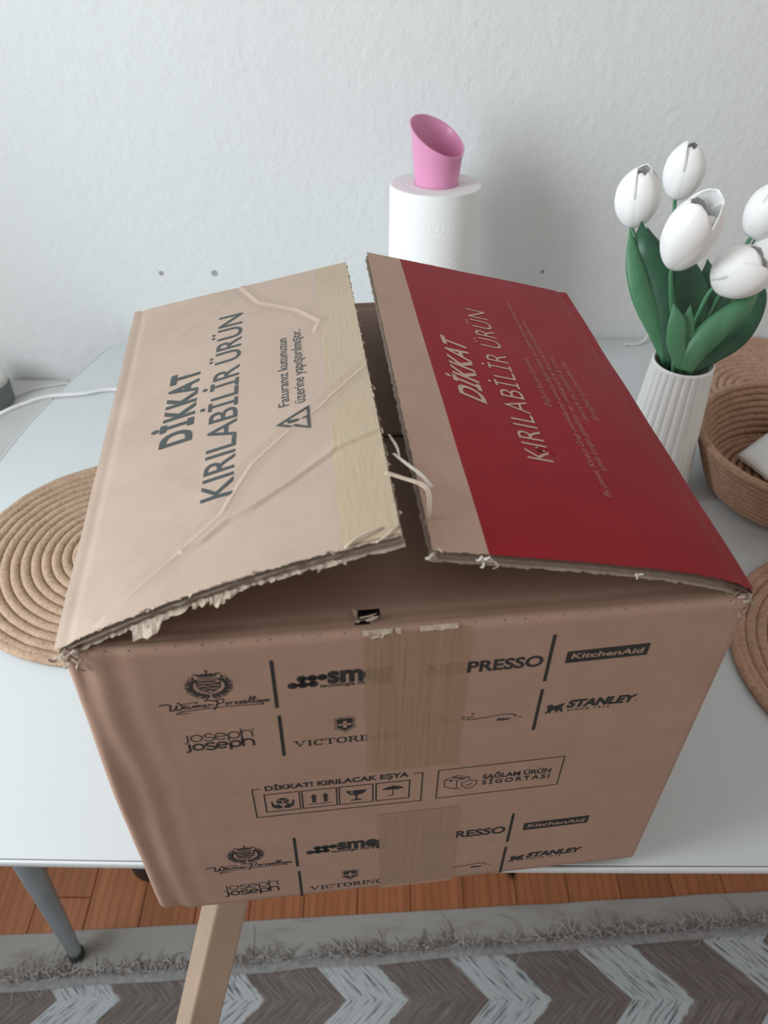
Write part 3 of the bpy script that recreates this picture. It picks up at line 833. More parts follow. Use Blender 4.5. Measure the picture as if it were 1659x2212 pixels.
# --- printing -----------------------------------------------------------
class Ink:
    """flat print drawn in (u, v), laid on a surface"""
    def __init__(s): s.v = []; s.f = []
    def poly(s, pts):
        bm = bmesh.new(); vv = [bm.verts.new((p[0], p[1], 0)) for p in pts]
        try:
            f_ = bm.faces.new(vv); f_.normal_update()
            if f_.normal.z < 0: f_.normal_flip()
        except ValueError: pass
        bmesh.ops.triangulate(bm, faces=bm.faces[:])
        bm.verts.index_update(); o = len(s.v)
        s.v += [(v.co.x, v.co.y) for v in bm.verts]; s.f += [tuple(v.index + o for v in f.verts) for f in bm.faces]; bm.free()
        return s
    def rect(s, u0, v0, u1, v1): return s.poly([(u0, v0), (u1, v0), (u1, v1), (u0, v1)])
    def line(s, pts, wd, close=False):
        pts = [Vector(p) for p in pts]; ws = wd if isinstance(wd, (list, tuple)) else [wd] * len(pts)
        if close: pts = pts + [pts[0]]; ws = list(ws) + [ws[0]]
        n = len(pts)
        L = []; Rr = []
        for i, p in enumerate(pts):
            if close and i in (0, n - 1): t0 = (pts[0] - pts[n - 2]).normalized(); t1 = (pts[1] - pts[0]).normalized()
            else:
                t0 = (pts[i] - pts[i - 1]).normalized() if i else (pts[1] - pts[0]).normalized()
                t1 = (pts[i + 1] - pts[i]).normalized() if i < n - 1 else t0
            a = Vector((-t0.y, t0.x)); c = Vector((-t1.y, t1.x)); m_ = a + c
            m_ = a if m_.length < 0.15 else m_ / max(0.3, m_.length ** 2 / 2)
            L.append(p + m_ * ws[i] / 2); Rr.append(p - m_ * ws[i] / 2)
        for i in range(n - 1):
            o = len(s.v); s.v += [tuple(q) for q in (Rr[i], Rr[i + 1], L[i + 1], L[i])]; s.f.append((o, o + 1, o + 2, o + 3))
        return s
    def ell(s, u, v, ru, rv=None, n=24): return s.poly([(u + ru * math.cos(2 * PI * i / n), v + (rv or ru) * math.sin(2 * PI * i / n)) for i in range(n)])
    def ring(s, u, v, ru, rv, wd, a0=0, a1=2 * PI, n=24, slant=0):
        return s.line([(u + ru * math.cos(a0 + (a1 - a0) * i / n) + slant * rv * math.sin(a0 + (a1 - a0) * i / n), v + rv * math.sin(a0 + (a1 - a0) * i / n)) for i in range(n + 1)], wd)
    def text(s, body_, u0, u1, v0, vc, bold=0.0, shear=0.0, ref='H', space=1.0, res=4):
        """string from u0 to u1, baseline v0, height of letter `ref` reaching vc"""
        def tm(st):
            c = bpy.data.curves.new('lettering', 'FONT'); c.body = st; c.offset = bold; c.resolution_u = res; c.space_character = space
            o = bpy.data.objects.new('lettering', c); COL.objects.link(o)
            dg = bpy.context.evaluated_depsgraph_get(); dg.update()
            me = bpy.data.meshes.new_from_object(o.evaluated_get(dg))
            vs_ = [v.co.copy() for v in me.vertices]; fs_ = [tuple(p.vertices) for p in me.polygons]
            bpy.data.objects.remove(o); bpy.data.curves.remove(c); bpy.data.meshes.remove(me)
            return vs_, fs_
        rv, _ = tm(ref); hc = max(v.y for v in rv) - max(0, bold)
        V, F = tm(body_)
        x0 = min(v.x for v in V); x1 = max(v.x for v in V); o = len(s.v)
        for v in V:
            Yn = v.y / hc
            s.v.append((u0 + (v.x - x0) / (x1 - x0) * (u1 - u0) + shear * Yn, v0 + Yn * (vc - v0)))
        s.f += [tuple(i + o for i in f) for f in F]
        return s
    def build(s, name, surf, mat, parent, n=0.0002, cut=None):
        bm = bmesh.new(); vv = [bm.verts.new((p[0], p[1], 0)) for p in s.v]
        for f in s.f:
            try: bm.faces.new([vv[i] for i in f])
            except ValueError: pass
        bm.normal_update()
        for f in bm.faces:
            if f.normal.z < 0: f.normal_flip()
        if cut:
            (du, dv) = cut
            for ax, d in ((0, du), (1, dv)):
                if not d or not bm.verts: continue
                lo_ = min(v.co[ax] for v in bm.verts); hi = max(v.co[ax] for v in bm.verts)
                k_ = math.ceil(lo_ / d)
                while k_ * d < hi:
                    no = (1, 0, 0) if ax == 0 else (0, 1, 0); co = (k_ * d, 0, 0) if ax == 0 else (0, k_ * d, 0)
                    bmesh.ops.bisect_plane(bm, geom=bm.verts[:] + bm.edges[:] + bm.faces[:], dist=1e-7, plane_co=co, plane_no=no)
                    k_ += 1
        bm.verts.index_update()
        V = [surf(v.co.x, v.co.y, n) for v in bm.verts]; F = [tuple(v.index for v in f.verts) for f in bm.faces]
        bm.free()
        return mesh(name, V, F, mat, parent, smooth=False)

front = lambda u, v, n: Vector((u, -n - fdisp(u, v), v))

def serif_word(ink, word, us, v0, h, wd):
    """slab/bracket serif capitals; us = list of (u_left, u_right)"""
    th, tn = wd, wd * 0.45
    def S(u, v, l): ink.rect(u - l / 2, v - tn * 0.4, u + l / 2, v + tn * 0.6)
    for ch, (a, c) in zip(word, us):
        w_ = c - a; v1 = v0 + h
        if ch == 'I':
            m_ = (a + c) / 2; ink.rect(m_ - th / 2, v0, m_ + th / 2, v1); S(m_, v0 + tn * .4, w_); S(m_, v1 - tn * .6, w_)
        elif ch == 'V':
            m_ = (a + c) / 2; ink.poly([(a + w_ * .06, v1), (a + w_ * .06 + th * 1.15, v1), (m_ + th * .35, v0), (m_ - th * .2, v0)])
            ink.line([(m_ + th * .1, v0), (c - w_ * .12, v1)], tn); S(a + w_ * .17, v1 - tn * .6, w_ * .42); S(c - w_ * .14, v1 - tn * .6, w_ * .34)
        elif ch == 'T':
            m_ = (a + c) / 2; ink.rect(m_ - th / 2, v0, m_ + th / 2, v1); ink.rect(a, v1 - tn * 1.1, c, v1); S(m_, v0 + tn * .4, w_ * .5)
            ink.poly([(a, v1), (a + tn, v1), (a + tn * .8, v1 - h * .3), (a - tn * .2, v1 - h * .3)]); ink.poly([(c - tn, v1), (c, v1), (c + tn * .2, v1 - h * .3), (c - tn * .8, v1 - h * .3)])
        elif ch in 'OC':
            m_ = (a + c) / 2; a0, a1 = (0, 2 * PI) if ch == 'O' else (0.62, 2 * PI - 0.62); n_ = 28
            P_ = [a0 + (a1 - a0) * i / n_ for i in range(n_ + 1)]
            ink.line([(m_ + (w_ / 2 - th / 2) * math.cos(q), (v0 + v1) / 2 + (h / 2 - tn * .3) * math.sin(q)) for q in P_], [tn + (th - tn) * abs(math.cos(q)) for q in P_])
            if ch == 'C': ink.rect(c - tn - w_ * .08, v1 - h * .34, c - w_ * .08, v1)
        elif ch == 'R':
            s_ = a + w_ * .2; ink.rect(s_ - th / 2, v0, s_ + th / 2, v1); S(s_, v0 + tn * .4, w_ * .4); S(s_ - th * .3, v1 - tn * .6, w_ * .3)
            ink.line([(s_, v1 - tn * .5), (a + w_ * .5, v1 - tn * .5)] + [(a + w_ * .5 + w_ * .26 * math.sin(q), v1 - h * .25 + h * .22 * math.cos(q)) for q in [PI * i / 8 for i in range(9)]] + [(s_, v0 + h * .5)], [tn, tn] + [tn + (th - tn) * math.sin(PI * i / 8) for i in range(9)] + [tn])
            ink.poly([(a + w_ * .42, v0 + h * .5), (a + w_ * .42 + th, v0 + h * .5), (c + th * .1, v0), (c - th * 1.1, v0)]); S(c - th * .2, v0 + tn * .4, w_ * .26)
        elif ch == 'N':
            ink.line([(a + w_ * .15, v0), (a + w_ * .15, v1)], tn); ink.line([(c - w_ * .15, v0), (c - w_ * .15, v1)], tn)
            ink.poly([(a + w_ * .08, v1), (a + w_ * .08 + th, v1), (c - w_ * .12, v0), (c - w_ * .12 - th * .6, v0)])
            S(a + w_ * .13, v0 + tn * .4, w_ * .3); S(a + w_ * .1, v1 - tn * .6, w_ * .3); S(c - w_ * .15, v1 - tn * .6, w_ * .3)
        elif ch == 'X':
            ink.line([(a + w_ * .1, v1), (c - w_ * .1, v0)], th); ink.line([(c - w_ * .1, v1), (a + w_ * .1, v0)], tn)
            for q in (a + w_ * .14, c - w_ * .14): S(q, v0 + tn * .4, w_ * .3); S(q, v1 - tn * .6, w_ * .3)

def leafblade(ink, u, v, ang, ln, wd, hollow=False):
    c, s_ = math.cos(ang), math.sin(ang)
    pts = [(-0.0, 0), (0.3, 0.5), (0.65, 0.42), (1, 0), (0.65, -0.42), (0.3, -0.5)]
    P_ = [(u + ln * x * c - wd * y * s_, v + ln * x * s_ + wd * y * c) for x, y in pts]
    if hollow: ink.line(P_, 0.00035, True)
    else: ink.poly(P_)

def crest(ink, dv):
    cu, cv = 0.0690, 0.2632 + dv
    # shield with bars and a diagonal band
    ink.line([(cu - .0062, cv + .0055), (cu + .0062, cv + .0055), (cu + .0058, cv - .0015), (cu, cv - .0068), (cu - .0058, cv - .0015)], .0007, True)
    for k_ in range(4):
        y = cv + .0042 - k_ * .0024; hw = .0057 - .0013 * max(0, k_ - 1.6) * 1.4
        ink.poly([(cu - hw, y - .0013), (cu + hw, y - .0013), (cu + hw, y + .0001), (cu - hw, y + .0001)])
    for s_ in (-1, 1):
        a0 = PI / 2 + s_ * 0.72
        arc = [(cu + .0098 * math.cos(PI / 2 + s_ * (0.85 + 2.25 * i / 12)), cv - .0004 + .0086 * math.sin(PI / 2 + s_ * (0.85 + 2.25 * i / 12))) for i in range(13)]
        ink.line(arc, .0004)
        for i in range(0, 13):
            an = PI / 2 + s_ * (0.85 + 2.25 * i / 12)
            tdir = an + s_ * PI / 2
            u_, v_ = arc[i]
            leafblade(ink, u_, v_, tdir + PI + s_ * 0.75, .0040, .0013, hollow=(i % 3 == 1))
            leafblade(ink, u_, v_, tdir + PI - s_ * 0.75, .0030, .0012)
    # crown
    kv = cv + .0072
    ink.line([(cu - .0046, kv), (cu, kv - .0004), (cu + .0046, kv)], .0005); ink.line([(cu - .0048, kv + .0013), (cu, kv + .0009), (cu + .0048, kv + .0013)], .0005)
    for i in range(7): ink.ell(cu - .0039 + .0013 * i, kv + .0005, .0003, n=8)
    ink.poly([(cu - .0048, kv + .0014), (cu - .0078, kv + .0034), (cu - .0045, kv + .0030), (cu - .0034, kv + .0022), (cu - .0022, kv + .0034), (cu - .0012, kv + .0024), (cu, kv + .0040), (cu + .0012, kv + .0024), (cu + .0022, kv + .0034), (cu + .0034, kv + .0022), (cu + .0045, kv + .0030), (cu + .0078, kv + .0034), (cu + .0048, kv + .0014), (cu, kv + .0010)])
    ink.rect(cu - .0003, kv + .0030, cu + .0003, kv + .0062); ink.rect(cu - .0011, kv + .0046, cu + .0011, kv + .0052)

def crest_band(ink, dv):
    cu, cv = 0.0690, 0.2632 + dv
    ink.poly([(cu - .0056, cv - .0044), (cu - .0044, cv - .0058), (cu + .0060, cv + .0038), (cu + .0048, cv + .0052)])
def crest_band_ink(ink, dv):
    cu, cv = 0.0690, 0.2632 + dv
    ink.line([(cu - .0056, cv - .0044), (cu + .0048, cv + .0052)], .0003); ink.line([(cu - .0044, cv - .0058), (cu + .0060, cv + .0038)], .0003)
    t_ = Ink().text('WEIMAR', -.0058, .0058, -.0006, .0006, bold=.02)
    c_, s_ = math.cos(.74), math.sin(.74); o = len(ink.v)
    ink.v += [(cu + .0002 + x * c_ - y * s_, cv - .0003 + x * s_ + y * c_) for x, y in t_.v]; ink.f += [tuple(i + o for i in f) for f in t_.f]

def script_logo(ink, dv):
    """running-hand wordmark with swashes, strokes drawn one by one"""
    def L_(pts, wd=.0007): ink.line([(p[0], p[1] + dv) for p in cr([(x, y, 0) for x, y in pts], 5)], wd)
    # W with a long entry swash
    L_([(.0410, .2494), (.0440, .2500), (.0468, .2492), (.0464, .2462), (.0462, .2444), (.0476, .2442), (.0494, .2462), (.0502, .2486)], .0011)
    L_([(.0502, .2486), (.0496, .2460), (.0500, .2442), (.0516, .2446), (.0528, .2466), (.0522, .2490), (.0512, .2506), (.0505, .2502)], .0010)
    L_([(.0525, .2490), (.0560, .2494), (.0592, .2500), (.0612, .2492), (.0600, .2486)], .0006)
    # e i m a r
    def e_(x, y): L_([(x, y + .0010), (x + .0016, y + .0016), (x + .0012, y + .0026), (x + .0002, y + .0022), (x - .0002, y + .0006), (x + .0010, y), (x + .0026, y + .0010)])
    def i_(x, y): L_([(x, y + .0020), (x - .0003, y + .0003), (x + .0008, y), (x + .0016, y + .0008)])
    def m_(x, y): 
        for k_ in range(3): L_([(x + .0016 * k_, y + .0002), (x + .0005 + .0016 * k_, y + .0020), (x + .0012 + .0016 * k_, y + .0020), (x + .0012 + .0016 * k_, y + .0002)])
    def a_(x, y): L_([(x + .0018, y + .0020), (x + .0006, y + .0022), (x, y + .0008), (x + .0008, y), (x + .0017, y + .0010), (x + .0020, y + .0022), (x + .0018, y + .0003), (x + .0028, y + .0004)])
    def r_(x, y): L_([(x, y), (x + .0006, y + .0022), (x + .0012, y + .0018), (x + .0020, y + .0020)])
    def l_(x, y): L_([(x, y + .0006), (x + .0016, y + .0030), (x + .0022, y + .0052), (x + .0014, y + .0052), (x + .0006, y + .0016), (x + .0012, y + .0002), (x + .0022, y + .0008)])
    def o_(x, y): L_([(x + .0010, y + .0022), (x, y + .0012), (x + .0008, y), (x + .0018, y + .0010), (x + .0010, y + .0022), (x + .0026, y + .0020)])
    def z_(x, y): L_([(x, y + .0020), (x + .0016, y + .0021), (x + .0002, y + .0002), (x + .0020, y + .0004)])
    y = .2449
    e_(.0533, y); i_(.0562, y); ink.ell(.0566, y + .0029 + dv, .0004, n=8); m_(.0580, y); a_(.0634, y); r_(.0665, y)
    ink.rect(.0684, y + .0010 + dv, .0700, y + .0016 + dv)
    # P with swash
    L_([(.0650, .2500), (.0664, .2510), (.0690, .2502), (.0716, .2490), (.0712, .2462), (.0698, .2428), (.0690, .2418)], .0010)
    L_([(.0705, .2500), (.0740, .2510), (.0752, .2498), (.0742, .2476), (.0716, .2466)], .0008)
    o_(.0756, y + .0003); r_(.0783, y + .0004); z_(.0806, y + .0004); z_(.0829, y + .0004); e_(.0854, y + .0003); l_(.0878, y + .0003); l_(.0898, y + .0003); a_(.0920, y + .0002); m_(.0945, y - .0001)
    L_([(.0492, .2414), (.0520, .2424), (.0600, .2432), (.0720, .2438), (.0850, .2437), (.0940, .2434), (.0962, .2430)], .0007)
    L_([(.0962, .2430), (.0953, .2440), (.0944, .2452)], .0006)
    L_([(.0560, .2408), (.0520, .2404), (.0488, .2408), (.0510, .2420), (.0528, .2432)], .0006)

def animal(ink, dv):
    """small winged walking beast emblem"""
    u, v = .2575, .2080 + dv; k_ = .0115
    pts = [(0, 0), (.10, .02), (.16, .34), (.10, .40), (.14, .62), (.06, .70), (.10, .84), (.24, .86), (.30, .96), (.36, .82), (.46, .72), (.58, .78), (.80, .90), (1.02, .98), (.98, .88), (.86, .82), (.98, .80), (.96, .72), (.84, .68), (.94, .66), (.90, .58), (.78, .54), (.92, .46), (.94, .28), (.98, .08), (.88, .06), (.82, .06), (.84, .26), (.76, .30), (.66, .06), (.56, .05), (.60, .26), (.52, .30), (.36, .28), (.32, .12), (.38, .04), (.24, .02), (.22, .14), (.14, .04)]
    ink.poly([(u + x * k_ * 1.0, v + y * k_ * .85) for x, y in pts])

def logos(dv, low=False):
    ink = Ink()
    def done(nm):
        nonlocal ink
        ink.build(nm, front, M['ink'], body, .00012, cut=(.02, None)); ink = Ink()
    for (u, v0, v1) in ((.1028, .2383, .2796), (.1033, .1907, .2311), (.2531, .2402, .2807), (.2531, .1921, .2329)):
        ink.rect(u - .0010, v0 + dv, u + .0010, v1 + dv); done('printed_bar')
    crest(ink, dv); done('printed_crest'); script_logo(ink, dv); done('printed_script_name')
    # double-set name: thin line above, heavy line below, sharing strokes
    def rounded(cv, wd):
        cv += dv; r = .0034 - wd * .35
        A = lambda cu, a0, a1, n=14, rr=r: [(cu + rr * math.cos(a0 + (a1 - a0) * i / n), cv + rr * math.sin(a0 + (a1 - a0) * i / n)) for i in range(n + 1)]
        ink.line([(.0512, cv + .0036), (.0512, cv - .0024), (.0508, cv - .0036), (.0499, cv - .0042), (.0488, cv - .0043)], wd)
        ink.line(A(.0561, 0, 2 * PI, 24), wd)
        ink.line([(p.x, p.y) for p in cr([(.0652, cv + .0020, 0), (.0640, cv + .0031, 0), (.0622, cv + .0032, 0), (.0606, cv + .0022, 0), (.0612, cv + .0006, 0), (.0632, cv - .0002, 0), (.0652, cv - .0010, 0), (.0654, cv - .0026, 0), (.0636, cv - .0035, 0), (.0614, cv - .0032, 0), (.0601, cv - .0020, 0)], 4)], wd)
        ink.line([(.0694 + r, cv)] + A(.0694, 0.0, 2 * PI - .75, 22), wd); ink.line([(.0694 - r, cv), (.0694 + r, cv)], wd * .9)
        ink.line(A(.0769, 0, 2 * PI, 24), wd); ink.line([(.0769 - r, cv), (.0769 - r, cv - .0054)], wd)
        ink.line([(.0811, cv + .0054), (.0811, cv - .0034)], wd); ink.line([(.0811, cv)] + [(.0841 + .0030 * math.cos(PI - PI * i / 12), cv + .0004 + .0030 * math.sin(PI * i / 12)) for i in range(13)] + [(.0871, cv - .0034)], wd)
    rounded(.2166, .00085); ink.ell(.0879, .2203 + dv, .0006)
    rounded(.2079, .00150); done('printed_double_name')
    for (u, v) in ((.1175, .2620), (.1231, .2620), (.1285, .2619), (.1124, .2567), (.1179, .2567), (.1234, .2568)):
        ink.ell(u, v + dv, .0027, .00275)
    ink.line([(.1175, .2620 + dv), (.1310, .2619 + dv)], .0022); ink.line([(.1124, .2567 + dv), (.1234, .2567 + dv)], .0022)
    ink.line([(.1175, .262 + dv), (.1179, .2567 + dv)], .002); ink.line([(.1231, .262 + dv), (.1234, .2567 + dv)], .002)
    done('printed_dots')
    ink.text('smeg', .1311, .1668, .2566 + dv, .2655 + dv, bold=.045, ref='x')
    ink.text('tecnologia che arreda', .1268, .1668, .2531 + dv, .2550 + dv, bold=.02, ref='x')
    done('printed_name_and_slogan')
    # cross shield
    def sh(s_): return [(.1396 + x * s_, .2168 + y * s_ + dv) for x, y in ((0, .0066), (.0035, .0070), (.0060, .0056), (.0052, .0010), (.0058, -.0034), (.0030, -.0052), (0, -.0077), (-.0030, -.0052), (-.0058, -.0034), (-.0052, .0010), (-.0060, .0056), (-.0035, .0070))]
    ink.line(sh(1.0), .0004, True); ink.poly(sh(.83)); done('printed_shield')
    us = [(.1096, .1166), (.1176, .1202), (.1210, .1272), (.1276, .1336), (.1342, .1406), (.1413, .1474), (.1480, .1506), (.1511, .1575), (.1582, .1648), (.1655, .1715)]
    serif_word(ink, 'VICTORINOX', us, .1984 + dv, .0059, .0013); done('printed_serif_name')
    ink.text('NESPRESSO', .1850, .2497, .2549 + dv, .2637 + dv, bold=.03, shear=.0002); done('printed_name')
    ink.line([(.1690 + .004, .250 + dv), (.1690 + .004, .277 + dv)], .0009); done('printed_bar')
    ink.line(cr([(.2150, .2123 + dv, 0), (.2120, .2119 + dv, 0), (.2115, .2100 + dv, 0), (.2128, .2094 + dv, 0), (.2222, .2102 + dv, 0), (.2320, .2117 + dv, 0), (.2374, .2112 + dv, 0), (.2404, .2096 + dv, 0), (.2396, .2082 + dv, 0)], 6) and
             [(p.x, p.y) for p in cr([(.2150, .2123 + dv, 0), (.2120, .2119 + dv, 0), (.2115, .2100 + dv, 0), (.2128, .2094 + dv, 0), (.2222, .2102 + dv, 0), (.2320, .2117 + dv, 0), (.2374, .2112 + dv, 0), (.2404, .2096 + dv, 0), (.2396, .2082 + dv, 0)], 6)], .0007)
    ink.rect(.2085, .2119 + dv, .2110, .2125 + dv); ink.rect(.2085, .2101 + dv, .2102, .2106 + dv); ink.ell(.2141, .2151 + dv, .0009, .0006)
    ink.text('Emilio Pucci', .172, .2070, .2090 + dv, .2135 + dv, bold=.0, shear=.002)
    ink.text('Milano', .2290, .2374, .2062 + dv, .2082 + dv, bold=.03, shear=.0005); ink.line([(.2290, .2060 + dv), (.2362, .2057 + dv)], .0004)
    ink.rect(.2423, .2070 + dv, .2444, .2076 + dv); done('printed_signature')
    ink.poly([(.2625, .2552 + dv), (.3094, .2564 + dv), (.3095, .2667 + dv), (.2625, .2652 + dv)]); done('printed_name_bar')
    animal(ink, dv); done('printed_animal_emblem')
    ink.text('STANLEY', .2702, .3118, .2124 + dv, .2191 + dv, bold=.055, shear=.0014); ink.ell(.3127, .2131 + dv, .0005)
    ink.text('SINCE 1913', .2712, .2970, .2089 + dv, .2107 + dv, bold=.03, space=1.5)
    done('printed_name_and_date')
    k2 = Ink(); crest_band(k2, dv)
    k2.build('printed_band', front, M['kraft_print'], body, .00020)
    k2 = Ink(); crest_band_ink(k2, dv); k2.build('printed_band_lettering', front, M['ink'], body, .00028)
    k2 = Ink()
    k2.rect(.1390 - .0004, .2168 + dv - .0032, .1402 + .0004, .2168 + dv + .0032); k2.rect(.1396 - .0038, .2162 + dv - .0002, .1396 + .0038, .2174 + dv + .0002)
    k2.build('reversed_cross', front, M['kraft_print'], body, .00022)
    k2 = Ink()
    k2.text('KitchenAid', .2653, .3062, .2589 + dv, .2632 + dv, bold=.022, shear=.0007)
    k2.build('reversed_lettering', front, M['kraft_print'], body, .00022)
logos(0.0)
logos(-0.1885, True)

# handling marks
ink = Ink(); LW = .00085
ink.line([(.0860, .1567), (.0812, .1567), (.0812, .1227), (.1872, .1227), (.1872, .1567), (.1812, .1567)], LW)
ink.text('DİKKAT! KIRILACAK EŞYA', .0889, .1784, .1538, .1588, bold=.035)
bx = [(.0879, .1095), (.1112, .1328), (.1345, .1558), (.1579, .1792)]
for (a, c) in bx: ink.line([(a, .1283), (c, .1283), (c, .1493), (a, .1493)], LW, True)
# hands holding a carton
a = bx[0][0]; v = .1283; k_ = .0216
P = lambda x, y: (a + x * k_, v + y * k_ * .97)
ink.poly([P(.33, .66), P(.50, .74), P(.67, .66), P(.50, .58)]); ink.poly([P(.32, .63), P(.48, .55), P(.48, .40), P(.32, .48)]); ink.poly([P(.68, .63), P(.52, .55), P(.52, .40), P(.68, .48)])
for s_ in (1, -1):
    Q = lambda x, y: P(.5 + s_ * (x - .5), y)
    ink.poly([Q(.16, .56), Q(.21, .58), Q(.235, .40), Q(.30, .34), Q(.37, .42), Q(.41, .41), Q(.38, .33), Q(.47, .27), Q(.47, .14), Q(.33, .13), Q(.18, .27)][::s_])
# two arrows up
a = bx[1][0]
P = lambda x, y: (a + x * k_, v + y * k_ * .97)
for cx_ in (.33, .67):
    ink.poly([P(cx_ - .055, .28), P(cx_ + .055, .28), P(cx_ + .055, .60), P(cx_ + .10, .60), P(cx_, .78), P(cx_ - .10, .60), P(cx_ - .055, .60)])
ink.line([P(.17, .19), P(.85, .19)], .0006)
# cracked glass
a = bx[2][0]
P = lambda x, y: (a + x * k_, v + y * k_ * .97)
ink.poly([P(.20, .74), P(.36, .74), P(.31, .62), P(.40, .55), P(.36, .50), P(.44, .60), P(.36, .64), P(.42, .74), P(.80, .74), P(.77, .62), P(.66, .50), P(.53, .46), P(.53, .24), P(.66, .20), P(.66, .16), P(.32, .16), P(.32, .20), P(.47, .24), P(.47, .46), P(.33, .50), P(.23, .62)])
# umbrella
a = bx[3][0]
P = lambda x, y: (a + x * k_, v + y * k_ * .97)
ink.poly([P(.18, .56)] + [P(.5 + .32 * math.cos(PI - PI * i / 16), .56 + .20 * math.sin(PI * i / 16)) for i in range(1, 16)] + [P(.82, .56), P(.72, .60), P(.61, .55), P(.5, .60), P(.39, .55), P(.28, .60)])
ink.line([P(.5, .82), P(.5, .30), P(.485, .24), P(.44, .22), P(.39, .24), P(.38, .29)], .0007)
ink.build('printed_handling_marks', front, M['ink'], body, .00012)
# insurance mark
ink = Ink()
ink.line([(.1973, .1235), (.2783, .1253), (.2783, .1590), (.1973, .1571)], .0008, True)
ink.text('SAĞLAM ÜRÜN', .2264, .2716, .1416, .1466, bold=.03)
ink.text('SİGORTASI', .2266, .2716, .1350, .1398, bold=.03, space=1.35)
LW2 = .0006
ink.line([(.2019, .1453), (.2019, .1368), (.2100, .1326), (.2100, .1428)], LW2); ink.line([(.2019, .1453), (.2100, .1430), (.2180, .1455), (.2100, .1492)], LW2, True)
ink.line([(.2100, .1326), (.2128, .1336)], LW2); ink.line([(.2180, .1455), (.2180, .1422)], LW2); ink.line([(.2055, .1474), (.2140, .1444)], LW2); ink.line([(.2068, .1478), (.2152, .1449)], LW2); ink.line([(.2058, .1440), (.2058, .1416)], .0009)
ink.line(cr([(.2132, .1402, 0), (.2136, .1362, 0), (.2158, .1334, 0), (.2180, .1320, 0), (.2204, .1334, 0), (.2226, .1362, 0), (.2232, .1408, 0)], 4) and [(p.x, p.y) for p in cr([(.2132, .1402, 0), (.2136, .1362, 0), (.2158, .1334, 0), (.2180, .1320, 0), (.2204, .1334, 0), (.2226, .1362, 0), (.2232, .1408, 0)], 4)] + [(.2206, .1408), (.2182, .1420), (.2158, .1406)], LW2, True)
ink.line([(.2164, .1370), (.2178, .1354), (.2202, .1388)], LW2)
ink.build('printed_insurance_mark', front, M['ink'], body, .00012)

# perforated fold line along the front top edge
ink = Ink()
for i in range(30):
    u = .014 + i * .0115 + random.uniform(-.003, .003)
    if .150 < u < .206: continue
    ink.ell(u, BH - .0010 + random.uniform(-.0004, .0004), random.uniform(.0004, .0008), random.uniform(.0003, .0006), 8)
pf = ink.build('perforation', lambda u, v, n: Vector((u, -n - fdisp(u, v) + 0.0002, v)), M['dark'], body, .0004)
pf['kind'] = 'stuff'

# packing tape down the front
def tape(name, u0, u1, v0, v1, mat, seed, drift=0.0, amp=.00014):
    b = MB()
    def fn(p, q):
        v = v0 + (v1 - v0) * q; u = u0 + (u1 - u0) * p + drift * (1 - q)
        if q in (0.0, 1.0): v += .0008 * hnoise(u * 260, seed)
        rip = amp * (hnoise(u * 420, v * 14, seed) + 0.6 * hnoise(u * 160, v * 5, seed + 5)) * min(1, 6 * min(p, 1 - p))
        return Vector((u, -.00034 - amp - rip, v))
    b.grid(fn, 150, 60)
    return b.build(name, mat, body)
tag(tape('packing_tape', .1513, .2066, .1632, BH - .004, M['tape'], 2, .0012), 'brown packing tape, wrinkled, torn at the top fold')
tag(tape('packing_tape', .1592, .2135, .0010, .1105, M['tape_low'], 9, .003, .00005), 'faded strip of packing tape at the foot of the front panel')
# torn paper along the tape's top edge
def shred(name, pts, parent, mat, surf=front, n=.0008):
    i_ = Ink(); i_.poly(pts); return i_.build(name, surf, mat, parent, n)
rs = random.Random(3)
up = []; dn = []
for i in range(40):
    u = .150 + .0555 * i / 39
    hgt = -.0012 + .0018 * abs(hnoise(i * .33, 5)) + (.0035 if 2 < i < 8 else 0)
    up.append((u, BH - .0012 + .0004 * hnoise(i * 1.3, 2))); dn.append((u, BH - .0045 - hgt * (0.5 + 0.6 * rs.random())))
i_ = Ink()
for i in range(39):
    if i < 11 or 20 < i < 35 or 11 < i < 14: i_.poly([dn[i], dn[i + 1], up[i + 1], up[i]])
i_.build('torn_paper', lambda u, v, n: Vector((u, -n + (0.0035 * max(0, 1 - (BH - v) / 0.0035) ** 2), v)), M['torn'], body, .0009)

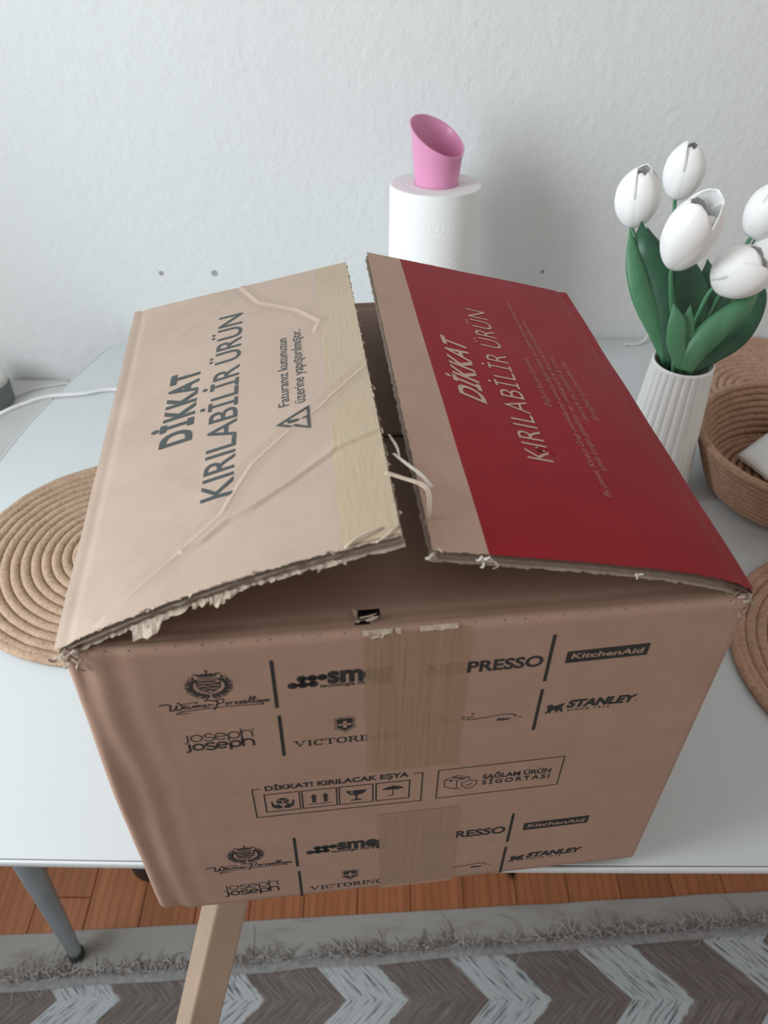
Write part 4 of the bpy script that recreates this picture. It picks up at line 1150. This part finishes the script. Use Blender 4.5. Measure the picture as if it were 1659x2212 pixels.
# --- flaps ----------------------------------------------------------------
class Flap:
    def __init__(s, A0, A1, F0, F1, bulge, creases=(), flip=1):
        s.c = [Vector(q) for q in (A0, A1, F0, F1)]; s.b = bulge; s.cr = creases; s.flip = flip
        s.L = (s.c[2] - s.c[0]).length; s.W = (s.c[1] - s.c[0]).length
    def base(s, a, t):
        c = s.c; p = (c[0] * (1 - t) + c[1] * t) * (1 - a) + (c[2] * (1 - t) + c[3] * t) * a
        p.z += s.b(min(max(a, 0), 1), t); return p
    def N(s, a, t):
        e = 1e-3
        n_ = (s.base(a + e, t) - s.base(a - e, t)).cross(s.base(a, t + e) - s.base(a, t - e)).normalized()
        return n_ * s.flip
    def relief(s, a, t):
        x, y = a * s.L, t * s.W; h = 0.0
        for (pts, amp, wd, step) in s.cr:
            best = 1e9; sg = 0; f_ = 0
            for i in range(len(pts) - 1):
                ax, ay = pts[i][0] * s.L, pts[i][1] * s.W; bx_, by_ = pts[i + 1][0] * s.L, pts[i + 1][1] * s.W
                dx, dy = bx_ - ax, by_ - ay; l2 = dx * dx + dy * dy
                k_ = min(1, max(0, ((x - ax) * dx + (y - ay) * dy) / l2))
                d = math.hypot(x - ax - k_ * dx, y - ay - k_ * dy)
                if d < best: best = d; sg = 1 if (dx * (y - ay) - dy * (x - ax)) > 0 else -1; f_ = (i + k_) / (len(pts) - 1)
            if best < wd * 6:
                fade = min(1, 6 * f_, 6 * (1 - f_)) if step == 0 else 1
                jit = 1 + .4 * hnoise(x * 45, y * 45)
                h += amp * math.exp(-((best - .0006 * jit) / wd) ** 2) * jit * max(.25, fade) + step * sg * (1 - math.exp(-(best / .0010) ** 2)) * math.exp(-best / .0034)
        h += .0009 * hnoise(x * 14, y * 14, 3) - .0006 * math.exp(-((a - .040) / .018) ** 2)
        return h
    def map(s, a, t, n): return s.base(a, t) + s.N(a, t) * (n + s.relief(a, t))

def jag_edge(amp, freq, seed, big=0.0):
    def fn(x):
        j = amp * (hnoise(x * freq, seed) + .6 * hnoise(x * freq * 2.7, seed + 9))
        if big: j += big * max(0, hnoise(x * 55, seed + 20) - .12) * 2
        return j
    return fn
def sheet(fl, name, n, mat, parent, na, nt, j0, j1, jf, midx=None, droop=0.0, simple=False, s0=0.0, skip=None, down=False):
    """one paper layer: j0/j1 ragged front/back edges, jf ragged free edge (metres)"""
    vs = []; L, W_ = fl.L, fl.W
    for j in range(nt + 1):
        t = j / nt
        for i in range(na + 1):
            a = s0 + (1 - s0) * i / na
            tt = t - (j0(a * L) / W_) * max(0, 1 - t / .02) + (j1(a * L) / W_) * max(0, 1 - (1 - t) / .02)
            aa = a + (jf(t * W_) / L) * max(0, 1 - (1 - a) / .03)
            d = -droop * (max(0, 1 - t / .012) ** 2)
            if n < -.001: vs.append(fl.base(aa, tt) + fl.N(aa, tt) * (n + d))
            else: vs.append(fl.map(aa, tt, n + d))
    fs = []; mi = []
    for j in range(nt):
        for i in range(na):
            if skip and skip(s0 + (1 - s0) * (i + .5) / na, (j + .5) / nt): continue
            q = (j * (na + 1) + i, j * (na + 1) + i + 1, (j + 1) * (na + 1) + i + 1, (j + 1) * (na + 1) + i)
            if (fl.flip < 0) != down: q = q[::-1]
            fs.append(q); mi.append(midx((i + .5) / na) if midx else 0)
    return mesh(name, vs, fs, mat, parent, True, mi)
def flutes(fl, name, n0, n1, wave, parent, seed, na=20):
    vs = []; fs = []; Wd = fl.W; cnt = int(Wd / wave) * 2
    jf = jag_edge(.0009, 300, seed)
    for j in range(cnt + 1):
        t = (.0015 + (Wd - .003) * j / cnt) / Wd
        nn = n0 if j % 2 else n1
        for i in range(na + 1):
            a = .09 + (.91 - .001) * i / na
            if i == na: a += (jf(t * Wd) - .0008) / fl.L
            vs.append(fl.base(a, t) + fl.N(a, t) * nn)
    for j in range(cnt):
        for i in range(na):
            fs.append((j * (na + 1) + i, j * (na + 1) + i + 1, (j + 1) * (na + 1) + i + 1, (j + 1) * (na + 1) + i))
    return mesh(name, vs, fs, M['core'], parent, False)

cr1 = [(1.0, .4848), (.8116, .3815), (.7111, .3403), (.5761, .2654), (.4848, .1568), (.3748, .1053), (.3077, .0782), (.2223, .0443), (.1556, .0261)]
cr2 = [(1.0, .262), (.8576, .2419), (.704, .184), (.5875, .1481), (.5156, .1381), (.4325, .106), (.3757, .1)]
cr3 = [(.4981, 1.0), (.588, .8916), (.7529, .8083), (.8462, .7235), (.8233, .6868)]
cr4 = [(.20, .80), (.34, .885), (.45, .93)]
cr5 = [(.16, .60), (.24, .64), (.3, .66)]
cr6 = [(.30, .30), (.38, .24), (.46, .22)]
FLt = Flap((-.0016, .003, BH + .0008), (-.0016, BD - .003, BH + .0008), (.169, .002, .359), (.172, BD, .3325),
           lambda a, t: .007 * math.sin(PI * a) * (1 - t) ** 2,
           [(cr1, .00050, .0012, .0011), (cr2, .00045, .0012, -.0009), (cr3, .00032, .0011, .0008), (cr4, .0003, .004, 0), (cr5, .0003, .004, 0), (cr6, .0003, .004, 0)], 1)
FRt = Flap((BW + .0010, .003, BH + .0008), (BW + .0010, BD - .003, BH + .0008), (.184, .002, .348), (.189, BD, .3402),
           lambda a, t: .007 * math.sin(PI * a ** .6) * (1 - t), [([(.5524, .2721), (.525, .267), (.4984, .2622)], -.0010, .0016, 0)], -1)

def big_flap(fl, name, label, mats, midx, seed, ntop, bigbot):
    f_ = sheet(fl, name, 0.0, mats, box, 200 if seed == 31 else 96, 380 if seed == 31 else 180, jag_edge(.0011, 320, seed, .0012), jag_edge(.0006, 200, seed + 1), jag_edge(.0007, 260, seed + 2), midx)
    tag(f_, label)
    zero = lambda x: 0.0
    sheet(fl, 'middle_liner', -.0030, M['core'], f_, 40, 40, jag_edge(.0016, 300, seed + 3), zero, jag_edge(.0010, 260, seed + 4))
    sheet(fl, 'bottom_liner', -.0058, M['torn'] if bigbot else M['board_inner'], f_, 90, 90, jag_edge(.0018, 260, seed + 5, bigbot), zero, jag_edge(.0010, 260, seed + 6), droop=.0012, down=True)
    flutes(fl, 'corrugation', -.0026, -.0031, .0046, f_, seed + 7)
    flutes(fl, 'corrugation', -.0032, -.0056, .0066, f_, seed + 8)
    return f_
flapL = big_flap(FLt, 'tan_flap', 'raised tan flap with slate lettering, creased and torn', [M['board_lit_flap']], None, 31, 0, .0050)
flapR = big_flap(FRt, 'red_flap', 'raised red printed flap with a bare kraft strip along its free edge', [M['red'], M['board_strip']], lambda a: 1 if a > .844 else 0, 61, 0, .0008)

# minor flaps folded in
class Minor(Flap): pass
mf = Flap((.004, .0035, BH), (BW - .004, .0035, BH), (.006, .1785, BH - .012), (BW - .006, .1785, BH - .012), lambda a, t: 0.0, (), -1)
mb_ = Flap((.004, BD - .0035, BH), (BW - .004, BD - .0035, BH), (.006, .1815, BH - .010), (BW - .006, .1815, BH - .010), lambda a, t: 0.0, (), 1)
zero = lambda x: 0.0
def hole(a, t):
    u = t * (BW - .008) + .004; y = a * .175
    return (.1490 < u < .1610 and .0042 < y < .0105) or (.1475 < u < .1545 and .0000 < y < .0025)
for fl, nm, hl, lab in ((mf, 'minor_flap', hole, 'front minor flap folded inwards'), (mb_, 'minor_flap', None, 'rear minor flap folded inwards')):
    o = sheet(fl, nm, 0.0, M['board_inner'], box, 180, 180, zero, zero, jag_edge(.0005, 200, 3), skip=hl); tag(o, lab)
    sheet(fl, 'bottom_liner', -.005, M['dark'] if hl else M['board_inner'], o, 20, 20, zero, zero, zero, down=True)  # front liner is near-black: the slot's shade put into its colour
    # closing edge
    b = MB()
    for side_ in (0,):
        b.grid(lambda u, v: fl.base(1.0, u) + fl.N(1.0, u) * (-.005 * v), 40, 1)
    b.build('cut_edge', M['core'], o)
minor_front = [o for o in box.children if o.name.startswith('minor_flap')][0]
# paper torn up at the slot
for pts, hh in (([(.1478, .0052), (.1490, .0085), (.1478, .0105), (.1462, .0112), (.1460, .0080), (.1466, .0050)], .002), ([(.1492, .0050), (.1540, .0046), (.1590, .0050), (.1560, .0036), (.1500, .0036)], .0012), ([(.1455, .0012), (.1478, .0030), (.1500, .0026), (.1486, .0006)], .0014), ([(.1520, .0022), (.1560, .0032), (.1600, .0022), (.1556, .0004), (.1530, .0004)], .0012)):
    shred('torn_paper', pts, minor_front, M['torn'], lambda u, v, n: Vector((u, .0035 + v, BH - .07 * v + n + .25 * abs(u - .149))), hh * .4)

# --- lettering on the flaps (u along the flap's depth t, v towards the hinge) ---
def on(fl, sgn):
    # ink u = t, ink v = distance measure in s
    return lambda u, v, n: fl.map(v, u, n)
cutf = (.012, .020)
ink = Ink()
ink.text('DİKKAT', .4000, .6570, .3500, .2400, bold=.036, space=1.22)
ink.build('printed_warning', on(FLt, 1), M['slate_ink'], flapL, .00026, cut=cutf); ink = Ink()
ink.text('KIRILABİLİR ÜRÜN', .2020, .8590, .5180, .4150, bold=.004)
ink.build('printed_warning', on(FLt, 1), M['slate_ink'], flapL, .00026, cut=cutf); ink = Ink()
ink.text('Faturanız kutunuzun', .4180, .6840, .7080, .6700, bold=.002)
ink.text('üzerine yapıştırılmıştır.', .4150, .7080, .7660, .7260, bold=.002)
ink.build('printed_notice', on(FLt, 1), M['slate_ink'], flapL, .00026, cut=cutf)
ink = Ink()
ink.line([(u * .352, v * .178) for u, v in ((.3608, .6680), (.3935, .7740), (.3275, .7740))], .0017, True)
ink.v = [(x / .352, y / .178) for x, y in ink.v]     # even stroke width in metres
ink.poly([(.3635, .7000), (.3670, .7020), (.3650, .7400), (.3590, .7400), (.3580, .7020), (.3605, .7000)])
ink.ell(.3612, .7590, .0052, .0105, 16)
ink.build('printed_warning_sign', on(FLt, 1), M['slate_ink'], flapL, .00040, cut=(.004, .008))

ink = Ink()
ink.text('DİKKAT', .3975, .6180, .6800, .7670, bold=.022, shear=.0250)
ink.build('printed_warning', on(FRt, -1), M['red_text'], flapR, .00026, cut=cutf); ink = Ink()
ink.text('KIRILABİLİR ÜRÜN', .2380, .7875, .5190, .6070, bold=-.006, shear=.0045, space=1.08)
ink.build('printed_warning', on(FRt, -1), M['red_text'], flapR, .00026, cut=cutf)
ink = Ink()
def small(st, t0, t1, sb, cap): ink.text(st, t0, t1, sb, sb + cap, bold=.0, shear=.004, res=2)
small('Değerli Kargo Görevlisi,', .4190, .5985, .4215, .0235)
small('Bu paket, Karaca Grup markalarının evinize değer katan, en özenle seçilmiş ürünlerinden', .1615, .8668, .3690, .0235)
small('içinde kırılgan güzellikler var, ambalajı açık ve hasarlı ise teslim almadan önce', .2340, .7816, .3345, .0235)
small('Sevinçle bu yolculuk & sonuç', .3884, .6277, .2960, .0235)
small('Emeğiniz için teşekkürler.', .3969, .6210, .2500, .0235)
ink.build('printed_fine_print', on(FRt, -1), M['fine_text'], flapR, .00026, cut=cutf)
# scuff through the K
for pts, mt in (([(.2760, .5570), (.2745, .5600), (.2700, .5560), (.2680, .5450), (.2700, .5380), (.2725, .5440), (.2740, .5520)], 'dark'), ([(.2790, .5590), (.2765, .5660), (.2745, .5610), (.2775, .5540)], 'torn'), ([(.2720, .5380), (.2745, .5330), (.2715, .5300), (.2705, .5350)], 'torn'), ([(.2640, .5010), (.2650, .5060), (.2632, .5100), (.2622, .5040)], 'dark')):
    i_ = Ink(); i_.poly(pts); i_.build('scuff', on(FRt, -1), M[mt], flapR, .00050)

# tape strip along the tan flap's free edge
b = MB()
def tfn(p, q):
    t = .004 + .993 * q; a0 = .838 + .018 * q; a = a0 + (1.0 - a0) * p
    if p == 1.0: a += .0035 * hnoise(t * 70, 3)
    tt = t + (.0012 * hnoise(a * 200, 8) if q == 0 else 0)
    return FLt.map(a, tt, .00055 + .00010 * hnoise(a * 90, t * 30, 2))
b.grid(tfn, 50, 380)
tp = b.build('packing_tape', M['tape_flap'], flapL); tag(tp, 'yellowed packing tape along the torn free edge')
# rolled-over torn strip at the tape's front corner
b = MB()
P_ = [FLt.map(a, t, n_) for a, t, n_ in ((.845, -.002, .001), (.88, .008, .0022), (.92, .016, .0020), (.955, .022, .0012))]
b.tube(cr(P_, 6), [.0004] + [.0009] * 9 + [.0007] * 8 + [.0003], 6, True, flat=.6)
P_ = [FLt.map(a, t, n_) for a, t, n_ in ((.93, -.004, .0006), (.965, .004, .0014), (.985, .012, .0016), (1.0, .02, .0008))]
b.tube(cr(P_, 6), .0006, 6, True, flat=.6)
b.build('torn_edge', M['torn'], flapL)['kind'] = 'stuff'
# ragged free edge: pale curls
b = MB(); rg = random.Random(11)
for i in range(18):
    t = .05 + .92 * i / 18 + rg.uniform(-.01, .01); n_ = rg.uniform(-.003, .0008)
    p0 = FLt.map(1.0, t, n_); p1 = FLt.map(1.0 + rg.uniform(.003, .012), t + rg.uniform(-.004, .004), n_ + rg.uniform(-.001, .001)); p2 = FLt.map(1.0 + rg.uniform(-.002, .006), t + rg.uniform(.006, .014), n_)
    b.tube(cr([p0, p1, p2], 3), rg.uniform(.0003, .0006), 4, True, flat=.5)
b.build('frayed_edge', M['torn'], flapL)['kind'] = 'stuff'
# hanging scraps along the front edge of the tan flap
rg = random.Random(5); b = MB()
def scrap(fl, a, wd, ln, mb, n0=-.0056):
    P0 = fl.base(a, .002) + fl.N(a, .002) * n0; U = (fl.base(a + .02, .002) - fl.base(a, .002)).normalized()
    dn_ = Vector((0, -.72, -.70)); k_ = 7; vs = []
    for j in range(3):
        for i in range(k_):
            x = (i / (k_ - 1) - .5) * wd
            jj = 1 if j < 2 else (0.55 + .5 * rg.random())
            vs.append(P0 + U * x + dn_ * (ln * j / 2 * jj) + Vector((0, -.0008 * math.sin(i * 1.7 + j), 0)))
    mb.add(vs, [(j * k_ + i, j * k_ + i + 1, (j + 1) * k_ + i + 1, (j + 1) * k_ + i) for j in range(2) for i in range(k_ - 1)])
for (a, wd, ln) in ((.265, .016, .0085), (.300, .012, .0050), (.335, .010, .0035), (.43, .010, .0040), (.475, .008, .0060), (.50, .012, .0035), (.55, .010, .0022), (.63, .010, .0022), (.70, .012, .0022), (.80, .014, .0036), (.60, .008, .0016), (.22, .008, .0020), (.16, .008, .0016)):
    scrap(FLt, a, wd, ln, b)
for i in range(60):     # small upstanding teeth of the top paper
    a = rg.uniform(.06, .84); p = FLt.map(a, .001, .0002); U = (FLt.base(a + .01, 0) - FLt.base(a, 0)).normalized(); s_ = rg.uniform(.0008, .0022)
    b.add([p - U * s_, p + U * s_, p + U * rg.uniform(-.001, .001) + Vector((0, -.0016 * rg.random() - .0004, rg.uniform(-.0006, .0022)))], [(0, 1, 2)])
b.build('torn_scraps', M['torn'], flapL, smooth=False)['kind'] = 'stuff'
# pale torn corner scraps on the red flap
b = MB(); rg = random.Random(9)
for (a, t, k_) in ((.985, .004, 4), (.845, -.004, 4), (.86, -.005, 2), (.40, -.006, 2)):
    for i in range(k_):
        p0 = FRt.map(a + rg.uniform(-.01, .01), t, rg.uniform(-.004, .0004)); p1 = p0 + Vector((rg.uniform(-.004, .004), rg.uniform(-.004, .001), rg.uniform(-.002, .003))); p2 = p1 + Vector((rg.uniform(-.003, .003), rg.uniform(-.002, .002), rg.uniform(-.002, .002)))
        b.tube(cr([p0, p1, p2], 3), rg.uniform(.0004, .0009), 5, True, flat=.4)
b.build('torn_edge', M['fibre'], flapR)['kind'] = 'stuff'
# torn ribbons bridging the gap between the flaps
def ribbon(pts, wd, mat, parent, tw):
    P = cr(pts, 8); n_ = len(P); b = MB(); vs = []
    for i, p in enumerate(P):
        t_ = (P[min(i + 1, n_ - 1)] - P[max(i - 1, 0)]).normalized(); a = tw * i / n_
        s_ = Vector((math.cos(a), 0.1, math.sin(a))); s_ = (s_ - t_ * s_.dot(t_)).normalized(); q = s_.cross(t_)
        for k_ in (-1, -.3, .3, 1): vs.append(p + s_ * (k_ * wd / 2 * (1 + .25 * hnoise(i * .9, k_))) + q * (.0008 * (1 - k_ * k_)))
    b.add(vs, [(i * 4 + k_, i * 4 + k_ + 1, (i + 1) * 4 + k_ + 1, (i + 1) * 4 + k_) for i in range(n_ - 1) for k_ in range(3)])
    o = b.build('torn_ribbon', mat, parent); sm = o.modifiers.new('solid', 'SOLIDIFY'); sm.thickness = .0007
    return o
F_ = lambda fl, a, t, n: fl.map(a, t, n)
ribbon([F_(FLt, 1.02, .262, -.004), F_(FLt, 1.035, .225, -.005), F_(FLt, 1.035, .200, -.006)], .0015, M['fibre'], flapL, .8)
ribbon([F_(FLt, 1.022, .205, -.004), F_(FLt, 1.05, .172, -.004), F_(FLt, 1.085, .135, -.005), F_(FLt, 1.105, .108, -.008)], .0018, M['fibre'], flapL, 1.0)
ribbon([F_(FLt, .99, .142, .0012), F_(FLt, 1.03, .128, -.001), F_(FLt, 1.09, .098, -.004), (F_(FRt, 1.0, .062, -.004) + F_(FLt, 1.11, .085, -.005)) * .5, F_(FRt, .995, .060, -.003)], .0026, M['torn'], flapL, .5)
# crushed corner paper by both front hinges
b = MB(); rg = random.Random(21)
for (x0, sg) in ((.003, 1), (BW - .003, -1)):
    for i in range(16):
        p0 = Vector((x0 + sg * rg.uniform(-.002, .006), rg.uniform(-.0015, .004), BH + rg.uniform(-.010, .002)))
        p1 = p0 + Vector((rg.uniform(-.004, .004), rg.uniform(-.003, .001), rg.uniform(-.004, .003))); p2 = p1 + Vector((rg.uniform(-.004, .004), rg.uniform(-.001, .003), rg.uniform(-.003, .003)))
        b.tube(cr([p0, p1, p2], 3), rg.uniform(.0004, .0010), 5, True, flat=.4)
b.build('crushed_corner', M['core'], body)['kind'] = 'stuff'
